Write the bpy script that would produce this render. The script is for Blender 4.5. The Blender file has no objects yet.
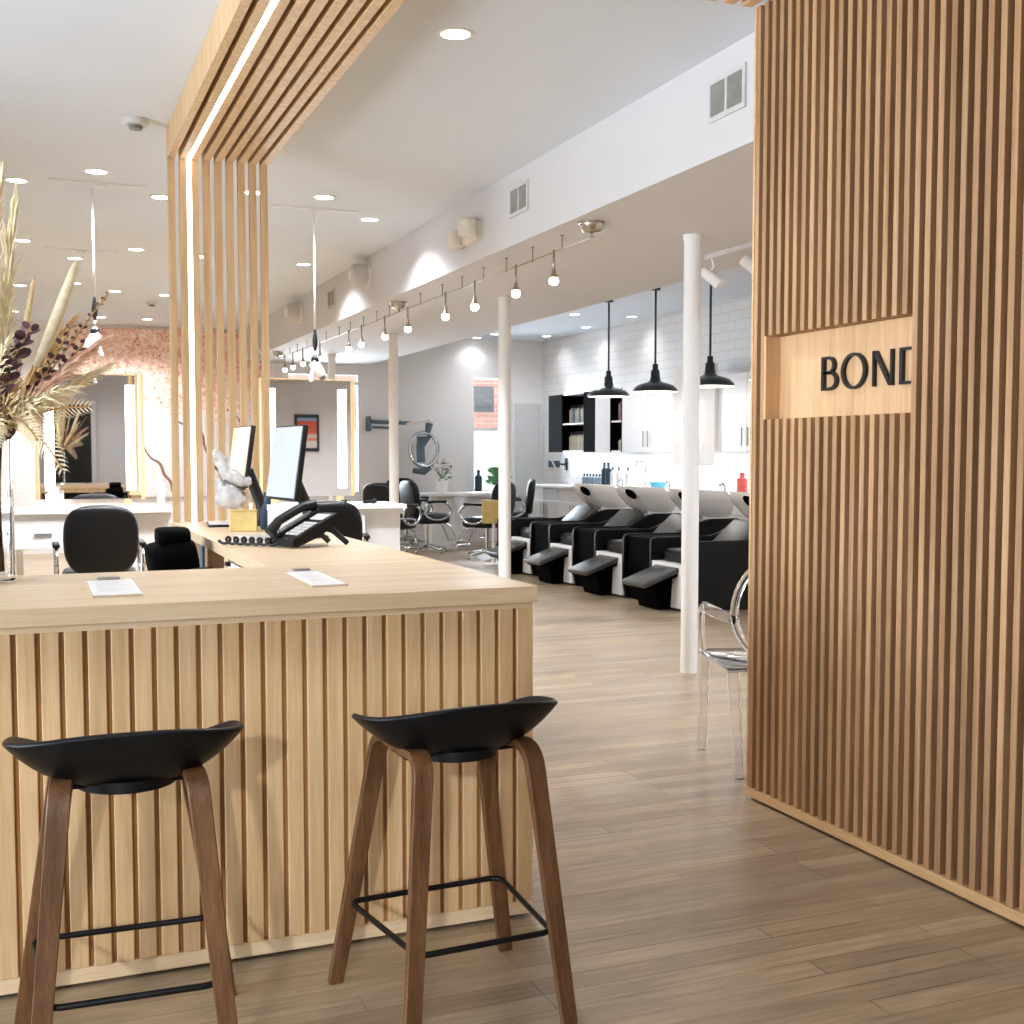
import bpy, bmesh, math, random
from mathutils import Vector, Matrix
random.seed(7)
PI = math.pi
sc = bpy.context.scene
COL = sc.collection

# ------------------------------------------------------------------ helpers
def lin(c):
    return tuple((x/255/12.92 if x/255 <= .04045 else ((x/255+.055)/1.055)**2.4) for x in c[:3]) + (1.0,)

class MB:
    """collects shapes, links them as one mesh object"""
    def __init__(s): s.bm = bmesh.new()
    def box(s, x0, y0, z0, x1, y1, z1, bev=0.0, seg=2, M=None):
        b = bmesh.new()
        bmesh.ops.create_cube(b, size=1)
        for v in b.verts:
            v.co = Vector(((x0+x1)/2+v.co.x*(x1-x0), (y0+y1)/2+v.co.y*(y1-y0), (z0+z1)/2+v.co.z*(z1-z0)))
        if bev > 0: bmesh.ops.bevel(b, geom=b.edges[:], offset=bev, segments=seg, affect='EDGES', profile=.5)
        s.add(b, M); return s
    def add(s, b, M=None):
        if M is not None: bmesh.ops.transform(b, matrix=M, verts=b.verts[:])
        mp = {}
        for v in b.verts: mp[v] = s.bm.verts.new(v.co)
        for f in b.faces:
            try: nf = s.bm.faces.new([mp[v] for v in f.verts]); nf.smooth = f.smooth
            except ValueError: pass
        b.free()
    def rings(s, rings, closed=True, cap0=True, cap1=True, M=None):
        if M is not None: rings = [[M @ Vector(p) for p in r] for r in rings]
        vs = [[s.bm.verts.new(Vector(p)) for p in r] for r in rings]
        n = len(vs[0])
        for a, b in zip(vs, vs[1:]):
            for i in range(n if closed else n-1):
                j = (i+1) % n
                try: s.bm.faces.new((a[i], a[j], b[j], b[i]))
                except ValueError: pass
        if closed and cap0:
            try: s.bm.faces.new(list(reversed(vs[0])))
            except ValueError: pass
        if closed and cap1:
            try: s.bm.faces.new(vs[-1])
            except ValueError: pass
        return s
    def lathe(s, prof, c=(0, 0, 0), n=24, M=None, sx=1, sy=1, cap=True):
        rs = []
        for r, z in prof:
            r = max(r, 1e-4)
            rs.append([(c[0]+r*sx*math.cos(2*PI*i/n), c[1]+r*sy*math.sin(2*PI*i/n), c[2]+z) for i in range(n)])
        return s.rings(rs, M=M, cap0=cap, cap1=cap)
    def tube(s, pts, r, n=8, M=None, close=False, flat=None):
        pts = [Vector(p) for p in pts]
        k = len(pts)
        rr = r if isinstance(r, (list, tuple)) else [r]*k
        rs = []; up = None
        for i, p in enumerate(pts):
            if close: t = (pts[(i+1) % k]-pts[i-1]).normalized()
            else: t = (pts[min(i+1, k-1)]-pts[max(i-1, 0)]).normalized()
            if up is None:
                up = Vector((0, 0, 1)) if abs(t.z) < .9 else Vector((0, 1, 0))
            a = t.cross(up)
            if a.length < 1e-5: a = t.cross(Vector((1, 0, 0)))
            a.normalize(); b = a.cross(t).normalized(); up = b
            rs.append([p+a*(rr[i]*math.cos(2*PI*j/n))+b*(rr[i]*(flat or 1)*math.sin(2*PI*j/n)) for j in range(n)])
        if close: rs.append(rs[0])
        return s.rings(rs, cap0=not close, cap1=not close, M=M)
    def sweep(s, pts, w, t, wdir, M=None):
        """rectangular section swept along pts; w along wdir (made normal to the path), t across"""
        pts = [Vector(p) for p in pts]; k = len(pts); rs = []
        ws = w if isinstance(w, (list, tuple)) else [w]*k
        for i, p in enumerate(pts):
            T = (pts[min(i+1, k-1)]-pts[max(i-1, 0)]).normalized()
            W = Vector(wdir); W = (W-T*W.dot(T)).normalized(); N = T.cross(W).normalized()
            c = .18
            sec = []
            for (a, b) in ((-1, -1+c), (-1+c*.5, -1), (1-c*.5, -1), (1, -1+c), (1, 1-c), (1-c*.5, 1), (-1+c*.5, 1), (-1, 1-c)):
                sec.append(p+W*(a*ws[i]/2)+N*(b*t/2))
            rs.append(sec)
        return s.rings(rs, M=M)
    def prism(s, poly, axis, a, b):
        """poly of 2-D points extruded along axis from a to b"""
        def P(u, v, w):
            return {'x': (w, u, v), 'y': (u, w, v), 'z': (u, v, w)}[axis]
        return s.rings([[P(u, v, a) for u, v in poly], [P(u, v, b) for u, v in poly]])
    def quad(s, *ps):
        try: s.bm.faces.new([s.bm.verts.new(Vector(p)) for p in ps])
        except ValueError: pass
        return s
    def build(s, name, mat, parent=None, origin=None, smooth=None, recalc=True, world=False):
        if recalc: bmesh.ops.recalc_face_normals(s.bm, faces=s.bm.faces[:])
        off = Vector((0, 0, 0))
        if origin is not None: off = Vector(origin)
        elif world and parent is not None:
            q = parent
            while q is not None: off = off+q.location; q = q.parent
        if off.length > 0:
            for v in s.bm.verts: v.co -= off
        me = bpy.data.meshes.new(name); s.bm.to_mesh(me); s.bm.free()
        o = bpy.data.objects.new(name, me); COL.objects.link(o)
        if mat is not None: me.materials.append(mat)
        if parent is not None: o.parent = parent
        elif origin is not None: o.location = off
        if smooth:
            for p in me.polygons: p.use_smooth = True
            if smooth is not True:
                try: me.set_sharp_from_angle(angle=smooth)
                except Exception: pass
        return o

SM = math.radians(38)

def tag(o, label, cat, group=None, kind=None):
    o['label'] = label; o['category'] = cat
    if group: o['group'] = group
    if kind: o['kind'] = kind
    return o
def thing(name, loc, label, cat, group=None, rotz=0.0):
    o = bpy.data.objects.new(name, None); COL.objects.link(o)
    o.location = loc; o.rotation_euler = (0, 0, rotz); o.empty_display_size = .1
    return tag(o, label, cat, group)
def structure(o): o['kind'] = 'structure'; return o
def kids(o): return [c for c in KIDS.get(o.name, [])]
def dup(root, loc, rotz=None, label=None, group=None, scale=None):
    r = root.copy(); COL.objects.link(r); r.location = loc
    if rotz is not None: r.rotation_euler = (0, 0, rotz)
    if scale: r.scale = scale
    if label: r['label'] = label
    if group: r['group'] = group
    for ch in list(root.children):
        c = ch.copy(); COL.objects.link(c); c.parent = r
        for g in list(ch.children):
            d = g.copy(); COL.objects.link(d); d.parent = c
    return r

# ------------------------------------------------------------------ materials
def newmat(name):
    m = bpy.data.materials.new(name); m.use_nodes = True
    nt = m.node_tree; b = nt.nodes['Principled BSDF']
    return m, nt, b
def ramp(nt, stops):
    r = nt.nodes.new('ShaderNodeValToRGB')
    while len(r.color_ramp.elements) < len(stops): r.color_ramp.elements.new(.5)
    for e, (p, c) in zip(r.color_ramp.elements, stops): e.position = p; e.color = lin(c)
    return r
def noise(nt, vec, scale, detail=3, rough=.55):
    n = nt.nodes.new('ShaderNodeTexNoise'); n.inputs['Scale'].default_value = scale
    n.inputs['Detail'].default_value = detail; n.inputs['Roughness'].default_value = rough
    if vec is not None: nt.links.new(vec, n.inputs['Vector'])
    return n
def coords(nt, scale=(1, 1, 1), out='Object'):
    t = nt.nodes.new('ShaderNodeTexCoord'); mp = nt.nodes.new('ShaderNodeMapping')
    mp.inputs['Scale'].default_value = scale
    nt.links.new(t.outputs[out], mp.inputs['Vector']); return mp.outputs['Vector']
def mixc(nt, a, b, fac, mode='MIX'):
    m = nt.nodes.new('ShaderNodeMix'); m.data_type = 'RGBA'; m.blend_type = mode
    for sock, v in ((m.inputs[0], fac), (m.inputs[6], a), (m.inputs[7], b)):
        if hasattr(v, 'is_output'): nt.links.new(v, sock)
        elif isinstance(v, (int, float)): sock.default_value = v
        else: sock.default_value = v
    return m.outputs[2]
def plain(name, c, rough=.5, metal=0.0, vary=.06, scale=14, bump=0.0, spec=.5, coat=0.0, emit=None, es=0.0):
    m, nt, b = newmat(name)
    v = coords(nt)
    n = noise(nt, v, scale)
    d = [max(0, x*(1-vary)) for x in c]; l = [min(255, x*(1+vary)) for x in c]
    r = ramp(nt, [(.3, d), (.7, l)])
    nt.links.new(n.outputs['Fac'], r.inputs['Fac']); nt.links.new(r.outputs['Color'], b.inputs['Base Color'])
    b.inputs['Roughness'].default_value = rough; b.inputs['Metallic'].default_value = metal
    b.inputs['Specular IOR Level'].default_value = spec
    b.inputs['Coat Weight'].default_value = coat
    if emit is not None:
        b.inputs['Emission Color'].default_value = lin(emit); b.inputs['Emission Strength'].default_value = es
    if bump > 0:
        bp = nt.nodes.new('ShaderNodeBump'); bp.inputs['Strength'].default_value = bump; bp.inputs['Distance'].default_value = .01
        n2 = noise(nt, v, scale*8); nt.links.new(n2.outputs['Fac'], bp.inputs['Height']); nt.links.new(bp.outputs['Normal'], b.inputs['Normal'])
    return m
def wood(name, dark, mid, light, grain='z', rough=.5, island=.25, fine=1.0, spec=.35):
    m, nt, b = newmat(name)
    s = {'x': (1.2, 26, 26), 'y': (26, 1.2, 26), 'z': (26, 26, 1.2)}[grain]
    s2 = {'x': (8, 220, 220), 'y': (220, 8, 220), 'z': (220, 220, 8)}[grain]
    geo = nt.nodes.new('ShaderNodeNewGeometry')
    t = nt.nodes.new('ShaderNodeTexCoord')
    add = nt.nodes.new('ShaderNodeVectorMath'); add.operation = 'ADD'
    mul = nt.nodes.new('ShaderNodeVectorMath'); mul.operation = 'SCALE'
    comb = nt.nodes.new('ShaderNodeCombineXYZ')
    for i in range(3): nt.links.new(geo.outputs['Random Per Island'], comb.inputs[i])
    nt.links.new(comb.outputs[0], mul.inputs[0]); mul.inputs['Scale'].default_value = 7.3
    nt.links.new(t.outputs['Object'], add.inputs[0]); nt.links.new(mul.outputs[0], add.inputs[1])
    mp = nt.nodes.new('ShaderNodeMapping'); mp.inputs['Scale'].default_value = s; nt.links.new(add.outputs[0], mp.inputs['Vector'])
    mp2 = nt.nodes.new('ShaderNodeMapping'); mp2.inputs['Scale'].default_value = s2; nt.links.new(add.outputs[0], mp2.inputs['Vector'])
    n1 = noise(nt, mp.outputs[0], 1.0*fine, 4, .6); n2 = noise(nt, mp2.outputs[0], 1.0, 2, .5)
    r = ramp(nt, [(.28, dark), (.5, mid), (.72, light)])
    mx = nt.nodes.new('ShaderNodeMath'); mx.operation = 'MULTIPLY_ADD'
    nt.links.new(n2.outputs['Fac'], mx.inputs[0]); mx.inputs[1].default_value = .35
    sub = nt.nodes.new('ShaderNodeMath'); sub.operation = 'MULTIPLY_ADD'
    nt.links.new(n1.outputs['Fac'], sub.inputs[0]); sub.inputs[1].default_value = .85; sub.inputs[2].default_value = -.1
    nt.links.new(sub.outputs[0], mx.inputs[2])
    nt.links.new(mx.outputs[0], r.inputs['Fac'])
    hs = nt.nodes.new('ShaderNodeHueSaturation')
    mr = nt.nodes.new('ShaderNodeMapRange'); mr.inputs['To Min'].default_value = 1-island; mr.inputs['To Max'].default_value = 1+island
    nt.links.new(geo.outputs['Random Per Island'], mr.inputs['Value']); nt.links.new(mr.outputs[0], hs.inputs['Value'])
    nt.links.new(r.outputs['Color'], hs.inputs['Color']); nt.links.new(hs.outputs['Color'], b.inputs['Base Color'])
    b.inputs['Roughness'].default_value = rough; b.inputs['Specular IOR Level'].default_value = spec
    bp = nt.nodes.new('ShaderNodeBump'); bp.inputs['Strength'].default_value = .12; bp.inputs['Distance'].default_value = .002
    nt.links.new(n2.outputs['Fac'], bp.inputs['Height']); nt.links.new(bp.outputs['Normal'], b.inputs['Normal'])
    return m
def glow(name, c, s):
    m, nt, b = newmat(name)
    n = noise(nt, coords(nt), 3)
    r = ramp(nt, [(.2, [x*.97 for x in c]), (.8, c)])
    nt.links.new(n.outputs['Fac'], r.inputs['Fac'])
    nt.links.new(r.outputs['Color'], b.inputs['Emission Color']); b.inputs['Emission Strength'].default_value = s
    b.inputs['Base Color'].default_value = lin(c)
    return m
def glass(name, c=(255, 255, 255), rough=0.0, ior=1.45):
    m, nt, b = newmat(name)
    n = noise(nt, coords(nt), 5)
    r = ramp(nt, [(.2, [x*.985 for x in c]), (.8, c)])
    nt.links.new(n.outputs['Fac'], r.inputs['Fac']); nt.links.new(r.outputs['Color'], b.inputs['Base Color'])
    b.inputs['Transmission Weight'].default_value = 1; b.inputs['Roughness'].default_value = rough; b.inputs['IOR'].default_value = ior
    return m

M_oak = wood('light_oak', (188, 152, 108), (206, 173, 128), (220, 191, 149), 'z', .5, .06)
M_oakx = wood('light_oak_across', (205, 176, 138), (221, 195, 159), (231, 210, 178), 'x', .42, .03)
M_oaky = wood('light_oak_deep', (188, 148, 103), (209, 171, 124), (222, 190, 148), 'y', .5, .06)
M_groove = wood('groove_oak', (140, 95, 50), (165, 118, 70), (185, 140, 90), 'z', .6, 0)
M_wal = wood('slat_oak', (150, 114, 78), (180, 142, 103), (200, 164, 125), 'z', .5, .15)
M_walback = wood('slat_backing', (50, 32, 18), (64, 42, 25), (78, 52, 32), 'z', .7, 0)
M_signpan = wood('sign_panel_oak', (196, 156, 112), (214, 176, 132), (226, 192, 150), 'z', .5, 0)
M_leg = wood('walnut_ply', (70, 46, 27), (100, 69, 43), (126, 91, 60), 'z', .38, .04)
M_white = plain('white_paint', (238, 236, 234), .6, vary=.008)
M_ceil = plain('ceiling_paint', (221, 228, 237), .8, vary=.006, scale=2)
M_wall = plain('wall_paint', (236, 233, 231), .75, vary=.01, scale=2)
M_lacq = plain('white_lacquer', (240, 239, 238), .3, vary=.008)
M_ceram = plain('white_ceramic', (240, 238, 236), .12, vary=.005, coat=.4)
M_black = plain('black_matte', (14, 15, 18), .45, vary=.2)
M_blackpl = plain('black_shell_plastic', (4, 6, 10), .42, vary=.1, bump=.03, spec=.3)
M_blackmet = plain('black_metal', (24, 25, 27), .4, metal=.6, vary=.15)
M_leather = plain('black_leather', (5, 9, 14), .36, vary=.2, scale=30, bump=.15, spec=.32)
M_vinyl = plain('grey_black_vinyl', (62, 60, 58), .36, vary=.12, scale=20, bump=.08)
M_darkvin = plain('black_vinyl', (6, 6, 8), .45, vary=.2, scale=20, spec=.3)
M_chrome = plain('chrome', (205, 208, 212), .14, metal=1, vary=.04)
M_nickel = plain('brushed_nickel', (176, 168, 156), .3, metal=1, vary=.08, scale=40)
M_flat = plain('deep_black', (2, 2, 3), .8, vary=.2, spec=.04)
M_green = plain('dark_green_enamel', (22, 34, 36), .28, vary=.1, coat=.3)
M_gold = plain('gold_brass', (216, 192, 124), .4, metal=.3, vary=.06)
M_grey = plain('pale_grey', (205, 203, 200), .5, vary=.02)
M_midgrey = plain('mid_grey', (120, 120, 118), .5, vary=.1)
M_screen = plain('grey_screen', (196, 202, 212), .25, vary=.01, emit=(196, 202, 212), es=.12)
M_screen2 = plain('cream_screen', (236, 220, 194), .25, vary=.01, emit=(255, 236, 206), es=.12)
M_paper = plain('paper', (244, 242, 240), .7, vary=.015)
M_led = glow('led_strip', (255, 246, 232), 7.0)
M_led2 = glow('led_mirror', (255, 250, 244), 6.0)
M_bulb = glow('bulb_glow', (255, 236, 208), 14.0)
M_lens = glow('downlight_lens', (255, 250, 242), 9.0)
M_acryl = glass('clear_acrylic', (250, 250, 254), .02, 1.3)
M_glass = glass('vase_glass', (252, 253, 253), 0.0, 1.18)
M_mark = glow('white_mark_glow', (255, 255, 255), 2.5)

def pane_mat():
    m, nt, b = newmat('window_pane')
    nt.nodes.remove(b)
    out = nt.nodes['Material Output']
    tr = nt.nodes.new('ShaderNodeBsdfTransparent'); gl = nt.nodes.new('ShaderNodeBsdfGlossy'); gl.inputs['Roughness'].default_value = .02
    fr = nt.nodes.new('ShaderNodeFresnel'); mx = nt.nodes.new('ShaderNodeMixShader')
    n = noise(nt, coords(nt), 2); r = ramp(nt, [(0, (248, 252, 252)), (1, (255, 255, 255))])
    nt.links.new(n.outputs['Fac'], r.inputs['Fac']); nt.links.new(r.outputs['Color'], tr.inputs['Color'])
    nt.links.new(fr.outputs[0], mx.inputs[0]); nt.links.new(tr.outputs[0], mx.inputs[1]); nt.links.new(gl.outputs[0], mx.inputs[2])
    nt.links.new(mx.outputs[0], out.inputs['Surface']); return m
M_pane = pane_mat()
def mirror_mat():
    m, nt, b = newmat('mirror_silver')
    n = noise(nt, coords(nt), 2); r = ramp(nt, [(0, (232, 229, 227)), (1, (238, 236, 234))])
    nt.links.new(n.outputs['Fac'], r.inputs['Fac']); nt.links.new(r.outputs['Color'], b.inputs['Base Color'])
    b.inputs['Metallic'].default_value = 1; b.inputs['Roughness'].default_value = .015; return m
M_mirror = mirror_mat()

def floor_mat():
    m, nt, b = newmat('oak_strip_floor')
    t = nt.nodes.new('ShaderNodeTexCoord')
    br = nt.nodes.new('ShaderNodeTexBrick')
    br.inputs['Scale'].default_value = 1; br.inputs['Brick Width'].default_value = 1.15; br.inputs['Row Height'].default_value = .082
    br.inputs['Mortar Size'].default_value = .0018; br.inputs['Mortar Smooth'].default_value = .3; br.offset = .37; br.offset_frequency = 3
    br.inputs['Color1'].default_value = (0, 0, 0, 1); br.inputs['Color2'].default_value = (1, 1, 1, 1); br.inputs['Mortar'].default_value = (.5, .5, .5, 1)
    nt.links.new(t.outputs['Object'], br.inputs['Vector'])
    r0 = ramp(nt, [(0, (172, 153, 126)), (.5, (186, 167, 139)), (1, (200, 182, 153))])
    nt.links.new(br.outputs['Color'], r0.inputs['Fac'])
    mp = nt.nodes.new('ShaderNodeMapping'); mp.inputs['Scale'].default_value = (2.0, 34, 1); nt.links.new(t.outputs['Object'], mp.inputs['Vector'])
    n1 = noise(nt, mp.outputs[0], 1.6, 6, .65)
    mp3 = nt.nodes.new('ShaderNodeMapping'); mp3.inputs['Scale'].default_value = (1.2, 2.2, 1); nt.links.new(t.outputs['Object'], mp3.inputs['Vector'])
    n3 = noise(nt, mp3.outputs[0], 1.3, 4, .6)
    r1 = ramp(nt, [(.28, (128, 112, 94)), (.5, (212, 204, 192)), (.68, (255, 250, 240))])
    nt.links.new(n1.outputs['Fac'], r1.inputs['Fac'])
    c1 = mixc(nt, r0.outputs['Color'], r1.outputs['Color'], .55, 'MULTIPLY')
    r3 = ramp(nt, [(.3, (176, 178, 186)), (.7, (255, 248, 236))])
    nt.links.new(n3.outputs['Fac'], r3.inputs['Fac'])
    c2 = mixc(nt, c1, r3.outputs['Color'], .6, 'MULTIPLY')
    inv = nt.nodes.new('ShaderNodeMath'); inv.operation = 'MULTIPLY'; nt.links.new(br.outputs['Fac'], inv.inputs[0])
    n4 = noise(nt, t.outputs['Object'], 1.7, 2); r4 = ramp(nt, [(.42, (60, 60, 60)), (.62, (255, 255, 255))]); nt.links.new(n4.outputs['Fac'], r4.inputs['Fac'])
    nt.links.new(r4.outputs['Color'], inv.inputs[1])
    c3 = mixc(nt, c2, lin((70, 56, 42)), inv.outputs[0])
    nt.links.new(c3, b.inputs['Base Color'])
    mr = nt.nodes.new('ShaderNodeMapRange'); mr.inputs['To Min'].default_value = .24; mr.inputs['To Max'].default_value = .5
    nt.links.new(n3.outputs['Fac'], mr.inputs['Value']); nt.links.new(mr.outputs[0], b.inputs['Roughness'])
    bp = nt.nodes.new('ShaderNodeBump'); bp.inputs['Strength'].default_value = .12; bp.inputs['Distance'].default_value = .003
    nt.links.new(n1.outputs['Fac'], bp.inputs['Height']); nt.links.new(bp.outputs['Normal'], b.inputs['Normal'])
    return m
M_floor = floor_mat()

def brick_mat(name, c1, c2, mortar, w, h, ms, swap):
    m, nt, b = newmat(name)
    t = nt.nodes.new('ShaderNodeTexCoord'); sep = nt.nodes.new('ShaderNodeSeparateXYZ'); cb = nt.nodes.new('ShaderNodeCombineXYZ')
    nt.links.new(t.outputs['Object'], sep.inputs[0])
    nt.links.new(sep.outputs[swap], cb.inputs[0]); nt.links.new(sep.outputs['Z'], cb.inputs[1])
    br = nt.nodes.new('ShaderNodeTexBrick'); br.inputs['Scale'].default_value = 1
    br.inputs['Brick Width'].default_value = w; br.inputs['Row Height'].default_value = h; br.inputs['Mortar Size'].default_value = ms
    br.inputs['Color1'].default_value = lin(c1); br.inputs['Color2'].default_value = lin(c2); br.inputs['Mortar'].default_value = lin(mortar)
    nt.links.new(cb.outputs[0], br.inputs['Vector']); nt.links.new(br.outputs['Color'], b.inputs['Base Color'])
    b.inputs['Roughness'].default_value = .35
    return m
M_tile = brick_mat('subway_tile', (240, 239, 238), (236, 236, 236), (214, 213, 212), .3, .11, .004, 'Y')
M_brick = brick_mat('pink_brick', (232, 178, 158), (222, 160, 140), (235, 205, 190), .26, .09, .008, 'X')

def mural_mat():
    m, nt, b = newmat('blossom_mural')
    v = coords(nt)
    mid = noise(nt, v, 2.6, 5, .7); fine = noise(nt, v, 13, 6, .72); pet = noise(nt, v, 34, 3, .6)
    r = ramp(nt, [(.36, (140, 92, 78)), (.42, (226, 160, 138)), (.49, (244, 196, 174)), (.55, (252, 224, 206)), (.64, (255, 246, 236))])
    mxx = nt.nodes.new('ShaderNodeMath'); mxx.operation = 'MULTIPLY_ADD'; mxx.inputs[1].default_value = .45
    nt.links.new(pet.outputs['Fac'], mxx.inputs[0])
    sc_ = nt.nodes.new('ShaderNodeMath'); sc_.operation = 'MULTIPLY'; sc_.inputs[1].default_value = .58
    nt.links.new(fine.outputs['Fac'], sc_.inputs[0]); nt.links.new(sc_.outputs[0], mxx.inputs[2])
    nt.links.new(mxx.outputs[0], r.inputs['Fac'])
    sep = nt.nodes.new('ShaderNodeSeparateXYZ'); nt.links.new(v, sep.inputs[0])
    zr = nt.nodes.new('ShaderNodeMapRange'); zr.inputs['From Min'].default_value = 1.2; zr.inputs['From Max'].default_value = 2.8
    zr.inputs['To Min'].default_value = -.22; zr.inputs['To Max'].default_value = .26
    nt.links.new(sep.outputs['Z'], zr.inputs['Value'])
    ad = nt.nodes.new('ShaderNodeMath'); ad.operation = 'ADD'; nt.links.new(mid.outputs['Fac'], ad.inputs[0]); nt.links.new(zr.outputs[0], ad.inputs[1])
    ad2 = nt.nodes.new('ShaderNodeMath'); ad2.operation = 'MULTIPLY_ADD'; ad2.inputs[1].default_value = .35; nt.links.new(fine.outputs['Fac'], ad2.inputs[0]); nt.links.new(ad.outputs[0], ad2.inputs[2])
    mask = nt.nodes.new('ShaderNodeValToRGB'); mask.color_ramp.elements[0].position = .64; mask.color_ramp.elements[1].position = .70
    nt.links.new(ad2.outputs[0], mask.inputs['Fac'])
    # thin brown branches where a warped band runs through the bare parts
    wv = nt.nodes.new('ShaderNodeTexWave'); wv.inputs['Scale'].default_value = .55; wv.inputs['Distortion'].default_value = 9; wv.inputs['Detail'].default_value = 3
    mp = nt.nodes.new('ShaderNodeMapping'); mp.inputs['Rotation'].default_value = (0, .7, 0); nt.links.new(v, mp.inputs['Vector']); nt.links.new(mp.outputs[0], wv.inputs['Vector'])
    br = nt.nodes.new('ShaderNodeValToRGB'); br.color_ramp.elements[0].position = .988; br.color_ramp.elements[1].position = .996
    nt.links.new(wv.outputs['Fac'], br.inputs['Fac'])
    base = mixc(nt, lin((228, 224, 224)), lin((140, 104, 86)), br.outputs['Color'])
    c = mixc(nt, base, r.outputs['Color'], mask.outputs['Color'])
    nt.links.new(c, b.inputs['Base Color']); b.inputs['Roughness'].default_value = .8
    return m
M_mural = mural_mat()

# ------------------------------------------------------------------ camera
F_PX, PX, PY, VX, HY, EYE = 1190., 512., 525., 28., 455., 1.33
pit = math.atan((PY-HY)/F_PX); yaw = math.atan((PX-VX)/(F_PX/math.cos(pit)))
cd = bpy.data.cameras.new('camera'); cam = bpy.data.objects.new('camera', cd); COL.objects.link(cam)
cam.location = (0, 0, EYE)
fw = Vector((math.sin(yaw)*math.cos(pit), math.cos(yaw)*math.cos(pit), -math.sin(pit)))
cam.rotation_euler = fw.to_track_quat('-Z', 'Y').to_euler()
cd.sensor_width = 36; cd.lens = 36*F_PX/1024; cd.shift_y = (PY-512)/1024
cd.clip_start = .05; cd.clip_end = 200
sc.camera = cam

# ------------------------------------------------------------------ setting
CZ = 3.10            # ceiling
X0, X1, Y0, Y1 = -3.0, 7.5, -2.2, 17.2
def wall_with_holes(name, axis, pos, a0, a1, z0, z1, holes, mat, th=.12, sgn=1):
    """wall lying at axis=pos from a0 to a1 with rectangular holes (u0,u1,v0,v1); thickness outwards by sgn"""
    mb = MB(); us = sorted({a0, a1, *[h[0] for h in holes], *[h[1] for h in holes]}); vs = sorted({z0, z1, *[h[2] for h in holes], *[h[3] for h in holes]})
    for u, u2 in zip(us, us[1:]):
        for v, v2 in zip(vs, vs[1:]):
            cu, cv = (u+u2)/2, (v+v2)/2
            if any(h[0] < cu < h[1] and h[2] < cv < h[3] for h in holes): continue
            p, q = sorted((pos, pos+sgn*th))
            if axis == 'y': mb.box(u, p, v, u2, q, v2)
            else: mb.box(p, u, v, q, u2, v2)
    return structure(mb.build(name, mat))
structure(MB().box(X0-.12, Y0-.12, -.1, X1+.12, Y1+.12, 0).build('floor', M_floor))
structure(MB().box(X0-.12, Y0-.12, CZ, X1+.12, Y1+.12, CZ+.12).build('ceiling', M_ceil))
W1 = (3.45, 4.58, .74, 2.55); W2 = (6.3, 6.95, .74, 2.55)
wall_with_holes('wall_back', 'y', Y1, X0, X1, 0, CZ, [W1, W2], M_wall)
WF = (-2.9, -.95, .5, 2.75)
wall_with_holes('wall_front', 'y', Y0, X0, X1, 0, CZ, [WF], M_wall, sgn=-1)
WL = (.2, 6.0, .5, 2.7)
wall_with_holes('wall_left', 'x', X0, Y0, Y1, 0, CZ, [WL], M_wall, sgn=-1)
structure(MB().box(X1, Y0, 0, X1+.12, Y1, CZ).build('wall_right', M_tile))
def window(name, axis, pos, h, mull_u, mull_v):
    u0, u1, v0, v1 = h; t = .05; mb = MB()
    def bx(a, b, c, d, m=mb, th=.06, off=.03):
        if axis == 'y': m.box(a, pos+off-th/2, c, b, pos+off+th/2, d)
        else: m.box(pos-off-th/2, a, c, pos-off+th/2, b, d)
    bx(u0, u0+t, v0, v1); bx(u1-t, u1, v0, v1); bx(u0+t, u1-t, v0, v0+t); bx(u0+t, u1-t, v1-t, v1)
    for m in mull_u: bx(m-.02, m+.02, v0+t, v1-t)
    for m in mull_v: bx(u0+t, u1-t, m-.025, m+.025)
    w = structure(mb.build(name, M_white))
    pm = MB(); bx(u0+.01, u1-.01, v0+.01, v1-.01, pm, .006, .03)
    pm.build('pane', M_pane, w)
    return w
window('window_1', 'y', Y1, W1, [], [2.38])
window('window_2', 'y', Y1, W2, [], [1.72])
window('window_3', 'y', Y0-.06, WF, [-1.9], [])
window('window_4', 'x', X0, WL, [2.1, 4.05], [])
# outside, seen through the back windows
ext = MB(); ext.box(2.0, 20.0, -.2, 10.5, 20.2, 6).build
fac = thing('brick_building', (6.5, 20.0, 0), 'pink brick building across the way, seen through the back window', 'building')
MB().box(-4.5, 0, 1.75, 4, .2, 6).build('upper_wall', M_brick, fac)
MB().box(-4.5, -.02, -.2, 4, .18, 1.75).build('lower_wall', M_white, fac)
MB().box(.75, -.05, 2.1, 1.25, 0, 2.55).build('window', M_midgrey, fac)
ext.bm.free()

# door in the back wall, dark entrance door in the front wall
d1 = structure(MB().box(7.02, 17.165, 0.01, 7.46, 17.198, 2.13).build('door_1', plain('door_grey', (206, 206, 206), .5, vary=.01)))
MB().box(6.99, 17.18, 0, 7.02, 17.199, 2.16).build('door_frame', M_white, d1)
d2 = structure(MB().box(-.62, -2.198, .01, .10, -2.16, 2.2).build('door_2', M_black))
MB().box(-.70, -2.199, .0, -.62, -2.15, 2.28).box(.10, -2.199, 0, .18, -2.15, 2.28).box(-.62, -2.199, 2.2, .10, -2.15, 2.28).build('door_frame', M_white, d2)

# bulkhead / soffit over the column line
structure(MB().box(2.86, Y0, 2.65, 4.65, Y1, CZ).build('trim_1', plain('soffit_paint', (211, 209, 209), .8, vary=.006, scale=2)))
# small dropped lintel over the far end of the hall and flower mural
mur = structure(MB().box(.55, 17.17, .75, 3.2, 17.198, 3.06).build('wall_mural', M_mural))
mur['label'] = 'pink cherry blossom mural covering the far wall'

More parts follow.
